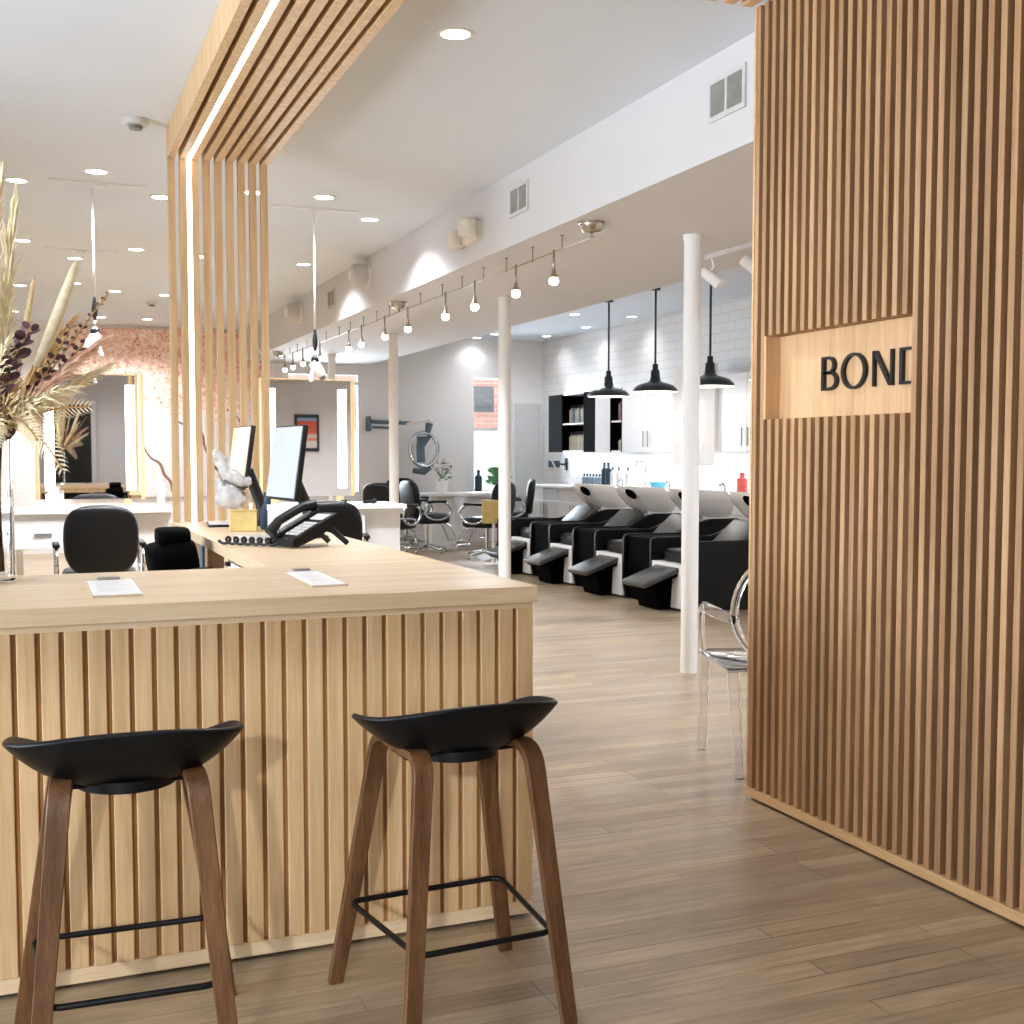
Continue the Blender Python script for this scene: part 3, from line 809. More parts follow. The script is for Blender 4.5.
# things on that worktop
for k in range(6):
    put_bottle('sm', M_b2, .034, .17, (7.12, 14.4+k*.095, .903), 'short blue grey bottle in the row on tiled wall worktop', 'short bottles on the tiled wall worktop', M_b4)
for k, y in enumerate((14.10, 14.22)):
    put_bottle('nv', M_b4, .042, .33, (7.10, y, .903), 'tall navy bottle on the tiled wall worktop', 'tall navy bottles on the worktop', M_b4)
for k, y in enumerate((13.80, 13.97, 13.55)):
    put_bottle('wh', M_white, .036, .27, (7.10, y, .903), 'tall white bottle between navy bottles and tap', 'tall white bottles on the worktop', M_midgrey)
t = thing('kitchen_tap', (7.15, 13.17, .902), 'chrome gooseneck tap on the tiled wall worktop', 'tap')
MB().lathe([(.03, 0), (.028, .04), (.014, .05)], n=16).build('tap_base', M_chrome, t, smooth=SM)
MB().tube([(0, 0, .04), (0, 0, .30), (-.03, .02, .35), (-.09, .05, .35), (-.11, .06, .29)], .011, 8).build('spout', M_chrome, t, smooth=True)
tag(MB().lathe([(.05, 0), (.09, .05), (.115, .10), (.107, .10), (.08, .05), (.02, .015)], n=24).build('tint_bowl', M_b6, None, origin=None, smooth=SM), 'light blue bowl on the tiled wall worktop', 'bowl').location = (7.08, 12.72, .902)
put_bottle('co', M_b5, .06, .24, (7.05, 10.84, .903), 'coral red bottle on worktop beside partition edge', 'coral bottles', M_b5)
# small signs on the tiled wall
t = thing('wall_notice', (7.49, 16.73, 1.19), 'small dark blue notice with white diagonal on the wall', 'notice')
MB().box(-.006, -.2, -.05, .006, .2, .05).build('board', M_b4, t)
MB().quad((-.0075, .10, .05), (-.0075, .02, .05), (-.0075, -.10, -.05), (-.0075, -.02, -.05)).build('diagonal', M_white, t)
t = thing('wall_hook', (7.45, 16.28, 1.19), 'small dark wall hook beside the dark blue notice', 'hook')
MB().box(.02, -.03, -.09, .045, .03, .09, .004).build('plate', M_b4, t)
MB().tube([(.03, 0, 0), (-.03, .03, 0), (-.04, .08, .02)], .014, 8).build('hook', M_b4, t, smooth=True)
# white sign board with glowing outline
t = thing('sign_board', (7.12, 11.95, 1.21), 'tall white board with glowing white outline mark', 'sign')
MB().box(7.10, 11.49, 1.21, 7.145, 12.40, 2.35, .004).build('board', M_white, t, world=True)
b = MB()
b.tube([(7.09, 11.98, 2.12), (7.09, 11.80, 1.92), (7.09, 11.76, 1.85), (7.09, 11.76, 1.52)], .018, 8)
b.tube([(7.09, 11.98, 2.12), (7.09, 12.16, 1.92), (7.09, 12.20, 1.85), (7.09, 12.20, 1.52)], .018, 8)
b.tube([(7.09, 12.18, 1.44), (7.09, 11.78, 1.44)], .016, 8)
for z in (1.54, 1.66, 1.78): b.tube([(7.09, 11.98+.07*math.cos(2*PI*k/16), z+.05*math.sin(2*PI*k/16)) for k in range(16)], .014, 6, close=True)
b.build('outline_mark', M_mark, t, world=True, smooth=True)

# ------------------------------------------------------------------ styling stations with mirrors
def station(xc, tx0, tx1, label_t, label_m, drawer, turn=0.0):
    t = thing('styling_table', ((tx0+tx1)/2, 9.6, 0), label_t, 'table')
    MB().box(tx0, 9.33, .895, tx1, 9.98, .93, .003).build('tabletop', M_lacq, t, world=True)
    MB().box(tx0+.02, 9.36, .85, tx1-.02, 9.95, .895).build('apron', M_lacq, t, world=True)
    MB().box(tx1-.32, 9.42, .48, tx1-.03, 9.9, .85, .003).build('cupboard', M_lacq, t, world=True)
    d = MB().box(tx0+.04, 9.36, .64, tx1-.34, 9.88, .85, .003).build('drawer', M_lacq, t, world=True)
    MB().box(tx0+.18, 9.35, .735, tx0+.30, 9.362, .755).build('handle', M_midgrey, d, world=True)
    for x in (tx0+.05, tx1-.09):
        MB().box(x, 9.83, .01, x+.05, 9.88, .64 if x < (tx0+tx1)/2 else .48).build('leg', M_lacq, t, world=True)
    m = thing('styling_mirror', (xc, 9.92, .93), label_m, 'mirror')
    w = .405
    MB().box(xc-w+.03, 9.9, .985, xc+w-.03, 9.905, 1.955).build('mirror_glass', M_mirror, m, world=True)
    b = MB()
    b.box(xc-w, 9.895, .985, xc-w+.03, 9.95, 1.965).box(xc+w-.03, 9.895, .985, xc+w, 9.95, 1.965).box(xc-w+.03, 9.895, 1.955, xc+w-.03, 9.95, 1.965).box(xc-w+.03, 9.906, .985, xc+w-.03, 9.95, 1.955)
    b.box(xc-w+.1, 9.9, .93, xc-w+.16, 9.95, .985).box(xc+w-.16, 9.9, .93, xc+w-.1, 9.95, .985)
    b.build('mirror_frame', M_oak, m, world=True)
    m.rotation_euler = (0, 0, turn)
    for s in (-1, 1):
        q = xc+s*(w-.105)
        MB().box(q-.036, 9.884, 1.05, q+.036, 9.899, 1.88, .004).build('led_light', M_led2, m, world=True)
    return t
station(.455, -.15, 1.02, 'white styling table with drawer, before the near mirror', 'oak framed mirror with two light strips, near the flower vase', True, math.radians(-2.2))
station(2.168, 1.62, 2.86, 'white styling table beyond the desk monitors', 'oak framed mirror with two light strips, behind the monitors', True)
# things on the styling tables
put_bottle('w3', M_white, .03, .24, (.93, 9.42, .933), 'tall white bottle at the table end beside near mirror', 'white table bottles', M_white)
t = thing('tissue_box', (.17, 9.5, .932), 'white tissue box on the near styling table', 'box')
MB().box(-.06, -.06, 0, .06, .06, .11, .006).build('box', M_paper, t); MB().rings([[(-.03, -.01, .11), (.03, -.01, .11), (.03, .01, .11), (-.03, .01, .11)], [(-.04, .0, .15), (.04, -.01, .14), (.03, .02, .15), (-.03, .02, .14)]]).build('tissue', M_paper, t)
def comb_tray(loc, label):
    t = thing('hair_tool', loc, label, 'hair tool')
    MB().tube([(-.05, 0, .015), (.05, .01, .015)], .013, 8).build('handle', M_black, t, smooth=True)
    MB().tube([(.05, .01, .015), (.09, .03, .018)], .02, 10).build('head', M_black, t, smooth=True)
    return t
h0 = comb_tray((2.30, 9.45, .932), 'small black brush on far styling table, beside the monitor')
dup(h0, (2.58, 9.48, .932), .4, 'small black brush on the far styling table end')

# poster on the front wall, seen in the mirror
t = thing('framed_poster', (4.81, -2.19, 1.4), 'black framed orange and blue poster reflected in the far mirror', 'poster')
MB().box(-.23, .0, 0, .23, .03, .68).build('frame', M_black, t)
def poster_mat():
    m, nt, b = newmat('poster_print'); v = coords(nt)
    sp = nt.nodes.new('ShaderNodeSeparateXYZ'); nt.links.new(v, sp.inputs[0])
    r = ramp(nt, [(0, (214, 210, 206)), (.28, (225, 216, 208)), (.3, (226, 110, 70)), (.42, (222, 206, 196)), (.5, (222, 96, 58)), (.8, (214, 82, 50)), (.85, (150, 180, 208)), (1, (120, 158, 198))])
    mr = nt.nodes.new('ShaderNodeMapRange'); mr.inputs['From Max'].default_value = .68
    nt.links.new(sp.outputs['Z'], mr.inputs['Value']); nt.links.new(mr.outputs[0], r.inputs['Fac'])
    nt.links.new(r.outputs['Color'], b.inputs['Base Color']); return m
MB().box(-.18, .031, .06, .18, .034, .62).build('print', poster_mat(), t)

# ------------------------------------------------------------------ back of the salon: manicure table, plant, hood dryer
t = thing('manicure_table', (5.6, 16.1, 0), 'white table between black chairs at the back wall', 'table')
MB().box(4.98, 15.78, .755, 6.25, 16.4, .795, .006).build('tabletop', M_lacq, t, world=True)
MB().rings([[(5.25, 15.98, 0), (5.65, 15.98, 0), (5.65, 16.25, 0), (5.25, 16.25, 0)], [(5.35, 16.0, .755), (5.6, 16.0, .755), (5.6, 16.22, .755), (5.35, 16.22, .755)]]).build('pedestal', M_lacq, t, world=True)
t = thing('potted_plant', (5.45, 16.05, .797), 'white pot of small leafy flowers on the back table', 'plant')
MB().lathe([(.075, 0), (.10, .2), (.092, .2), (.085, .17), (0, .17)], n=24).build('pot', M_ceram, t, smooth=SM)
M_leafg = plain('soft_green_leaf', (118, 140, 104), .6, vary=.3, scale=20); M_pinkw = plain('pale_pink_petal', (232, 204, 196), .6, vary=.08)
b = MB(); fl = MB(); st_ = MB()
for k in range(70):
    a = random.uniform(0, 2*PI); r = random.uniform(.0, .2); z = .22+random.uniform(0, .28)-r*.4
    c = Vector((r*math.cos(a), r*math.sin(a), z)); d = Vector((math.cos(a+random.uniform(-1, 1)), math.sin(a+random.uniform(-1, 1)), random.uniform(-.4, .7))).normalized()*random.uniform(.05, .08); n_ = d.cross(Vector((random.random(), random.random(), 1))).normalized()*.02
    (fl if k % 4 == 0 else b).quad(c-d*.5, c+n_, c+d*.5, c-n_)
for k in range(10):
    a = k*.63; st_.tube([(0, 0, .16), (.06*math.cos(a), .06*math.sin(a), .27), (.14*math.cos(a), .14*math.sin(a), .36)], .005, 5)
b.build('leaves', M_leafg, t); fl.build('blossoms', M_pinkw, t); st_.build('stems', M_leafg, t)
# hood dryer ring on wall arm
t = thing('hood_dryer', (5.0, 17.18, 1.75), 'wall mounted ring hair dryer on a jointed grey arm', 'hair dryer')
M_steel = plain('steel_blue_grey', (88, 104, 116), .35, metal=.4)
MB().box(4.64, 17.08, 1.68, 4.70, 17.195, 1.90, .01).build('wall_bracket', M_steel, t, world=True)
b = MB(); b.tube([(4.67, 17.06, 1.82), (5.28, 16.98, 1.80)], .03, 10); b.tube([(4.70, 17.05, 1.74), (4.95, 17.02, 1.73)], .018, 8)
b.build('lower_arm', M_steel, t, world=True, smooth=True)
b = MB(); b.tube([(5.2, 16.97, 1.78), (5.42, 16.93, 1.84), (5.52, 16.92, 1.87), (5.6, 16.92, 1.80)], [.022, .03, .045, .04], 10); b.build('upper_arm', M_ceram, t, world=True, smooth=True)
MB().tube([(5.54, 16.92, 1.80), (5.52, 16.92, 1.67)], [.06, .045], 10).build('swivel', M_steel, t, world=True, smooth=SM)
b = MB(); pts = [(5.45+.215*math.cos(2*PI*k/40), 16.9+.02*math.sin(2*PI*k/40), 1.41+.25*math.sin(2*PI*k/40)) for k in range(40)]
b.tube(pts, .03, 10, close=True); b.build('heating_ring', M_chrome, t, world=True, smooth=True)
b = MB(); b.rings([[(5.36, 16.9, 1.22), (5.47, 16.9, 1.22), (5.47, 16.96, 1.22), (5.36, 16.96, 1.22)], [(5.35, 16.9, 1.45), (5.46, 16.9, 1.45), (5.46, 16.96, 1.45), (5.35, 16.96, 1.45)], [(5.36, 16.88, 1.60), (5.58, 16.88, 1.62), (5.58, 16.95, 1.62), (5.36, 16.95, 1.60)]])
b.build('control_grip', M_steel, t, world=True)
MB().tube([(5.28, 16.9, 1.10), (5.45, 16.9, 1.08), (5.55, 16.9, 1.14)], [.04, .05, .035], 8).build('tool_holder', M_steel, t, world=True, smooth=True)
# gold board on a white post
t = thing('side_stand', (5.22, 13.45, 0), 'small square gold board on a white post stand', 'stand')
MB().lathe([(.13, 0), (.13, .015), (.02, .025), (.018, .52)], n=20).build('post', M_white, t, smooth=SM)
MB().box(-.14, -.02, .50, .14, 0, .785, .005, M=Matrix.Rotation(math.radians(-18), 4, 'Z')).build('board', M_gold, t)
# plants outside-in on the window sill
M_green2 = plain('sill_green', (96, 140, 92), .6, vary=.3)
for (x, l, sd) in ((6.72, 'bushy green potted plant on the back window sill', 3),):
    t = thing('sill_plant', (x, 17.10, .74), l, 'plant')
    MB().lathe([(.06, 0), (.075, .12), (.07, .12), (0, .1)], n=16).build('pot', M_white, t, smooth=SM)
    b = MB()
    for k in range(160):
        a = random.uniform(0, 2*PI); r = random.uniform(.0, .2); z = .14+random.uniform(0, .25)
        c = Vector((r*math.cos(a), r*.3*math.sin(a), z)); d = Vector((math.cos(a), .3*math.sin(a), random.uniform(.2, 1))).normalized()*.09; n_ = d.cross(Vector((0, 1, .2))).normalized()*.02
        b.quad(c-d*.5, c+n_, c+d*.5, c-n_)
    b.build('leaves', M_green2, t)
structure(MB().box(6.25, 17.0, .70, 7.0, 17.199, .739).build('trim_sill', M_white))
put_bottle('dk', M_b4, .055, .36, (6.38, 17.08, .742), 'tall dark bottle on the back window sill', 'sill bottles', M_b4)

# ------------------------------------------------------------------ things on the reception desk
TZ = .9605
def monitor(c, yaw_, w, h, z0, tilt, mscr, label):
    t = thing('monitor', (c[0]+.10, c[1]+.02, TZ), label, 'monitor')
    M = Matrix.Translation((c[0], c[1], z0)) @ Matrix.Rotation(yaw_, 4, 'Z') @ Matrix.Rotation(tilt, 4, 'Y')
    L = Matrix.Translation(-Vector(t.location)) @ M
    # local: screen faces -X, width along Y, height up
    MB().box(0, -w/2, 0, .024, w/2, h, .005, 2, M=L).build('housing', M_black, t, smooth=SM)
    MB().box(-.004, -w/2+.008, .012, .001, w/2-.008, h-.008, M=L).build('screen', mscr, t)
    b = MB(); b.box(.025, -.05, -.0, .055, .05, h*.55, .008, 2, M=L)
    p = M @ Vector((.055, 0, h*.3)); p -= Vector(t.location)
    b.tube([(p.x+.0, p.y, p.z), (.04, 0, .10), (.03, 0, .012)], [.028, .03, .034], 10)
    b.build('stand', M_black, t, smooth=SM)
    MB().box(-.09, -.11, 0, .10, .11, .012, .005, 2).build('stand_foot', M_black, t)
    return t
monitor((1.035, 5.30, 1.13), math.radians(7), .40, .335, 1.13, math.radians(8), M_screen, 'monitor with grey lit screen nearest the desk phone')
monitor((1.0, 6.31, 1.165), math.radians(4), .38, .32, 1.165, math.radians(8), M_screen2, 'monitor with warm cream screen beside the slat portal')
# desk phone
t = thing('desk_phone', (1.04, 4.78, TZ), 'black desk phone with coiled cord and propped keypad', 'phone', None, math.radians(20))
poly = [(-.12, .012), (-.115, .035), (.09, .135), (.125, .13), (.13, .115), (.0, .04), (-.10, .004)]
MB().prism(poly, 'y', -.09, .09).build('body', M_blackpl, t)
kp = MB()
sl_ = (.135-.035)/(.09+.115); an = math.atan(sl_)
Mk = Matrix.Translation((-.115, 0, .037)) @ Matrix.Rotation(-an, 4, 'Y')
for i in range(5):
    for j in range(4):
        kp.box(.03+i*.022, -.075+j*.024, .0, .046+i*.022, -.057+j*.024, .005, .001, 1, M=Mk)
kp.box(.16, -.075, 0, .205, .02, .003, M=Mk)
kp.build('keypad', M_grey, t)
MB().box(-.005, .0335, .0, .235, .085, .012, .004, M=Mk).tube([Mk @ Vector(p) for p in ((-.01, .06, .025), (.05, .06, .05), (.17, .06, .05), (.23, .06, .03))], [.024, .019, .019, .024], 12).build('handset', M_black, t, smooth=SM)
for q in (-1, 1): MB().tube([(.06, q*.06, .085), (.15, q*.07, .010)], .012, 8).build('prop_leg', M_black, t, smooth=True)
b = MB(); pts = []
for k in range(110):
    q = k/109; a = q*2*PI*7
    pts.append((-.115-.11*q-.010*math.cos(a), .03+.25*q+.012*math.cos(a), .020+.013*math.sin(a)))
b.tube(pts, .0065, 6); b.build('coiled_cord', M_black, t, smooth=True)
# gold card box, white sculpture, tablet, white box, paper tray
t = thing('gold_box', (.965, 5.86, TZ), 'square brushed gold box on the desk', 'box', None, math.radians(-12))
MB().box(-.065, -.035, 0, .065, .035, .098, .003).build('body', M_gold, t); MB().box(-.067, -.037, .098, .067, .037, .104, .002).build('lid', M_gold, t)
def sculpture():
    M_sc = plain('translucent_white', (238, 236, 238), .25, vary=.1, scale=30)
    nt = M_sc.node_tree; bb = nt.nodes['Principled BSDF']; bb.inputs['Transmission Weight'].default_value = .35
    me = bpy.data.meshes.new('sculpture'); 
    V = [(0, 0, .02), (.0, 0, .10), (.02, 0, .15), (-.03, 0, .19), (-.055, 0, .235), (-.065, 0, .27), (-.09, -.01, .262), (.07, 0, .13), (.09, -.01, .17), (-.05, 0, .12), (-.07, -.01, .16)]
    E = [(0, 1), (1, 2), (2, 3), (3, 4), (4, 5), (5, 6), (2, 7), (7, 8), (1, 9), (9, 10)]
    R = [.085, .065, .05, .035, .032, .036, .018, .035, .02, .032, .02]
    me.from_pydata(V, E, []); o = bpy.data.objects.new('sculpture', me); COL.objects.link(o)
    sk = o.modifiers.new('skin', 'SKIN'); me.materials.append(M_sc)
    if not me.skin_vertices: me.skin_vertices.new()
    for i, r in enumerate(R): me.skin_vertices[0].data[i].radius = (r, r)
    me.skin_vertices[0].data[0].use_root = True
    ss = o.modifiers.new('sub', 'SUBSURF'); ss.levels = 2; ss.render_levels = 2
    tx = bpy.data.textures.new('sculpt', 'CLOUDS'); tx.noise_scale = .03
    dm = o.modifiers.new('d', 'DISPLACE'); dm.texture = tx; dm.strength = .03; dm.mid_level = .5
    sk.use_smooth_shade = True
    o.location = (.955, 6.13, TZ+.065); o.scale = (1.05, 1.05, 1.15); tag(o, 'white translucent sculpture standing behind the gold box', 'sculpture')
sculpture()
t = thing('tablet', (.93, 6.38, TZ), 'slim tablet in black case lying near the portal base', 'tablet', None, math.radians(-6))
MB().box(-.065, -.17, 0, .065, .17, .012, .003).build('case', M_black, t); MB().box(-.058, -.16, .012, .058, .16, .0145).build('screen', M_paper, t)
t = thing('white_box', (1.14, 5.72, TZ), 'plain white box standing behind the phone', 'box', None, math.radians(-10))
MB().box(-.08, -.05, 0, .085, .05, .125, .003).build('body', M_paper, t); MB().box(-.083, -.053, .105, .088, .053, .13, .002).build('lid', M_paper, t)
t = thing('paper_pad', (.93, 5.33, TZ), 'loose pale paper pad lying beside the phone cord', 'paper')
MB().box(-.08, -.16, 0, .08, .16, .006).build('pad', M_grey, t)
t = thing('dark_bottle', (1.10, 5.95, TZ), 'dark bottle behind the gold box', 'bottle')
MB().lathe([(.034, 0), (.036, .01), (.036, .10), (.018, .13), (.016, .16)], n=18).build('body', M_b4, t, smooth=SM); MB().lathe([(.018, .16), (.018, .185), (0, .185)], n=14).build('cap', M_black, t, smooth=SM)
# clipboards
def clipboard(c, w, l, rz, label):
    t = thing('clipboard', (c[0], c[1], TZ), label, 'clipboard', 'clipboards on the counter', rz)
    MB().box(-w/2, -l/2, 0, w/2, l/2, .004, .001).build('board', plain('clear_board', (214, 196, 176), .2), t)
    MB().box(-w/2+.005, -l/2+.006, .004, w/2-.005, l/2-.03, .0056).build('sheet', M_paper, t)
    MB().box(-w/4, l/2-.035, .0045, w/4, l/2-.004, .014, .003, 2).build('clip', M_nickel, t)
    tx = MB()
    for k in range(9): tx.box(-w/2+.02, l/2-.09-k*.03, .0057, w/2-.02-(k % 3)*.012, l/2-.086-k*.03, .0059)
    tx.build('print_lines', plain('faint_print', (200, 196, 196), .7), t)
clipboard((.785, 3.505), .105, .44, math.radians(-1), 'white sheet clipboard on the counter in front of the phone')
clipboard((.21, 3.47), .128, .42, 0, 'white sheet clipboard on the counter beside the vase')

# ------------------------------------------------------------------ vase and dried flowers
VX_, VY_ = -.118, 3.78
t = thing('glass_vase', (VX_, VY_, TZ), 'tall clear glass cylinder vase holding dried stems', 'vase')
MB().lathe([(.072, 0), (.076, .004), (.076, .42), (.0735, .42), (.0715, .018), (0, .016)], n=40).build('vase_wall', M_glass, t, smooth=SM)
M_pampas = plain('pampas_cream', (240, 208, 158), .9, vary=.12, scale=40); M_pampas2 = plain('pampas_pale', (252, 230, 194), .9, vary=.08, scale=40)
M_pink = plain('dusty_pink', (234, 196, 170), .9, vary=.1, scale=40); M_euc = plain('purple_eucalyptus', (84, 58, 66), .7, vary=.25, scale=30)
M_fern = plain('bleached_fern', (244, 226, 192), .8, vary=.05, scale=20); M_stem = plain('straw_stem', (206, 168, 112), .7, vary=.12)
def bez(p0, p1, p2, n_=14):
    p0, p1, p2 = map(Vector, (p0, p1, p2)); return [p0*(1-q)**2+p1*2*q*(1-q)+p2*q*q for q in [i/n_ for i in range(n_+1)]]
def curve_at(pts, q):
    f = q*(len(pts)-1); i = min(int(f), len(pts)-2); return pts[i].lerp(pts[i+1], f-i), (pts[i+1]-pts[i]).normalized()
def W(u, v, dy=0.0):   # point above the vase: offsets along the counter, height
    return (VX_-.022+u*.97, VY_+dy, v)
def base(k): a = k*2.4; return (VX_+.045*math.cos(a), VY_+.045*math.sin(a), TZ+.03)
sidx = [0]
def stem_thing(name, p1, p2, label, group=None):
    k = sidx[0]; sidx[0] += 1
    p0 = base(k); rim = Vector((VX_, VY_, TZ+.42)); d = (Vector(p2)-rim); d.z = 0
    if d.length > .05: d = d.normalized()*.05
    t = thing(name, p0, label, 'dried flower', group)
    pa = bez(p0, (rim.x*.5+p0[0]*.5+d.x*.2, rim.y*.5+p0[1]*.5+d.y*.2, TZ+.24), (rim.x+d.x, rim.y+d.y, TZ+.42), 6)
    pb = bez(pa[-1], p1, p2, 16)
    MB().tube(pa+pb[1:], .003, 6).build('stem', M_stem, t, world=True, smooth=True)
    return t, pb
def plume(p1, p2, label, mat, w, start=.25, n_=420, droop=.3, ln=.10, group=None, name='pampas_plume'):
    t, pts = stem_thing(name, p1, p2, label, group); b = MB()
    for k in range(n_):
        q = start+(1.04-start)*random.random(); p, T = curve_at(pts, min(q, 1))
        a = random.uniform(0, 2*PI); s = Vector((math.cos(a), math.sin(a), 0)); s = (s-T*s.dot(T)).normalized()
        prof = math.sin(min(1, max(.05, (q-start)/(1-start)))*PI*.86+.3)
        d = (T*1.0+s*w*24*prof*random.uniform(.15, 1.0)).normalized()*ln*random.uniform(.6, 1.15)
        e = p+d+Vector((0, 0, -droop*d.length*random.random())); n1 = d.cross(Vector((random.random()-.5, random.random()-.5, random.random()-.5))).normalized()*.0030
        m_ = p+d*.55
        b.quad(p, m_+n1, e, m_-n1)
    b.build('plume', mat, t, world=True); return t
def blade(p1, p2, label, mat, w, start=.5, group=None):
    t, pts = stem_thing('cattail_stem', p1, p2, label, group)
    seg = [curve_at(pts, start+(1-start)*i/12)[0] for i in range(13)]
    MB().tube(seg, [w*(.55+.45*math.sin(min(1, i/12*1.05)*PI*.85+.25)) if i < 12 else w*.25 for i in range(13)], 10).build('head', mat, t, world=True, smooth=True)
def euc(p1, p2, label, leaf, n_, start=.3, r=.03, group=None):
    t, pts = stem_thing('eucalyptus_stem', p1, p2, label, group); b = MB()
    for k in range(n_):
        q = start+(1-start)*k/(n_-1); p, T = curve_at(pts, q)
        for s in (0, 1):
            a = k*1.3+s*PI+random.uniform(-.3, .3); d = Vector((math.cos(a), math.sin(a)*.8, .35)); d = (d-T*d.dot(T)*.5).normalized()
            rr = leaf*(1-.45*(k/n_))*random.uniform(.8, 1.15); c = p+d*rr*1.0
            u = d; v = (T*.8+T.cross(d)*.6).normalized(); ring = [c+u*rr*math.cos(2*PI*j/9)+v*rr*.85*math.sin(2*PI*j/9)+T*rr*.25*math.cos(2*PI*j/9) for j in range(9)]
            b.quad(*ring)
    b.build('leaves', M_euc, t, world=True); return t
def fern(p1, p2, label, lw, mat, group=None):
    t, pts = stem_thing('fern_frond', p1, p2, label, group); b = MB()
    N = 20
    for k in range(N):
        q = .25+.75*k/(N-1); p, T = curve_at(pts, q)
        side = T.cross(Vector((0, 1, 0.15))).normalized()
        L = lw*math.sin(PI*(.12+.88*(1-(k/N))**.8)*.62)*(1.0 if k > 2 else .7)
        for s in (-1, 1):
            d = (T*.75+side*s).normalized()*max(.012, L); n1 = T*.0036
            m1 = p+d*.35; m2 = p+d*.75
            b.quad(p-n1*.4, m1-n1, m2-n1*.7, p+d+T*.01, m2+n1*.7, m1+n1, p+n1*.4)
    b.build('leaflets', mat, t, world=True); return t
G = 'dried stems in the vase'
plume(W(.02, 1.75, .02), W(.075, 2.06, .02), 'tallest cream pampas plume at the photo edge', M_pampas2, .022, .1, 620, .1, .12)
plume(W(.08, 1.7, -.03), W(.118, 2.0, -.04), 'pale pampas plume rising just inside of the tallest one', M_pampas2, .016, .15, 460, .1, .11)
plume(W(.03, 1.6, -.06), W(.03, 1.92, -.06), 'broad golden pampas plume behind purple leaves', M_pampas, .03, .0, 640, .1, .12)
plume(W(.12, 1.5, .05), W(.25, 1.69, .05), 'golden plume fanning out behind eucalyptus', M_pampas, .02, .2, 420, .2, .09)
plume(W(.15, 1.50, -.05), W(.33, 1.64, -.06), 'dusty pink plume leaning low over the counter', M_pink, .02, .15, 420, .3, .09)
plume(W(.10, 1.44, -.08), W(.24, 1.56, -.10), 'short creamy pink plume at the centre of bouquet', M_pink, .03, .0, 420, .4, .09)
plume(W(.06, 1.40, -.08), W(.10, 1.50, -.09), 'short golden tuft just above the vase rim', M_pampas, .035, .0, 420, .6, .10)
plume(W(.16, 1.46, .0), W(.335, 1.57, -.0), 'wispy pale plume reaching farthest along the counter', M_pampas2, .022, .2, 340, .3, .08)
plume(W(.10, 1.45, -.10), W(.22, 1.50, -.12), 'creamy tuft spilling over the vase towards the counter', M_pampas2, .04, .0, 480, .5, .09)
plume(W(.05, 1.52, -.12), W(.09, 1.62, -.14), 'pale feathery tuft in front of the purple leaves', M_pampas2, .03, .0, 320, .4, .07)
blade(W(.20, 1.62, -.01), W(.295, 1.90, -.02), 'long cream cattail leaning over, tallest beside plumes', M_pampas2, .017, .42)
blade(W(.13, 1.6, -.04), W(.172, 1.84, -.04), 'short slender cream cattail standing upright', M_pampas, .009, .45)
euc(W(.03, 1.47, -.12), W(.16, 1.69, -.13), 'purple eucalyptus stem with large round leaves', .029, 28, .05)
euc(W(.17, 1.50, -.08), W(.27, 1.70, -.07), 'purple eucalyptus sprig with smaller leaves beside cattail', .016, 15, .2)
euc(W(.24, 1.62, .02), W(.385, 1.815, .03), 'thin dark sprig with tiny leaves arching outwards', .010, 22, .1)
euc(W(.18, 1.5, -.03), W(.31, 1.66, -.04), 'small dark leafy sprig in middle of bouquet', .015, 14, .2)
fern(W(.15, 1.47, -.08), W(.315, 1.47, -.10), 'bleached fern frond pointing outwards over vase rim', .05, M_fern)
fern(W(.14, 1.48, -.10), W(.235, 1.29, -.13), 'bleached fern frond drooping below the others', .055, M_fern)
fern(W(.10, 1.50, -.11), W(.17, 1.37, -.14), 'short bleached fern frond over the vase front', .05, M_fern)
fern(W(.04, 1.50, -.12), W(.06, 1.36, -.14), 'bleached fern frond hanging against the vase', .05, M_pampas2)

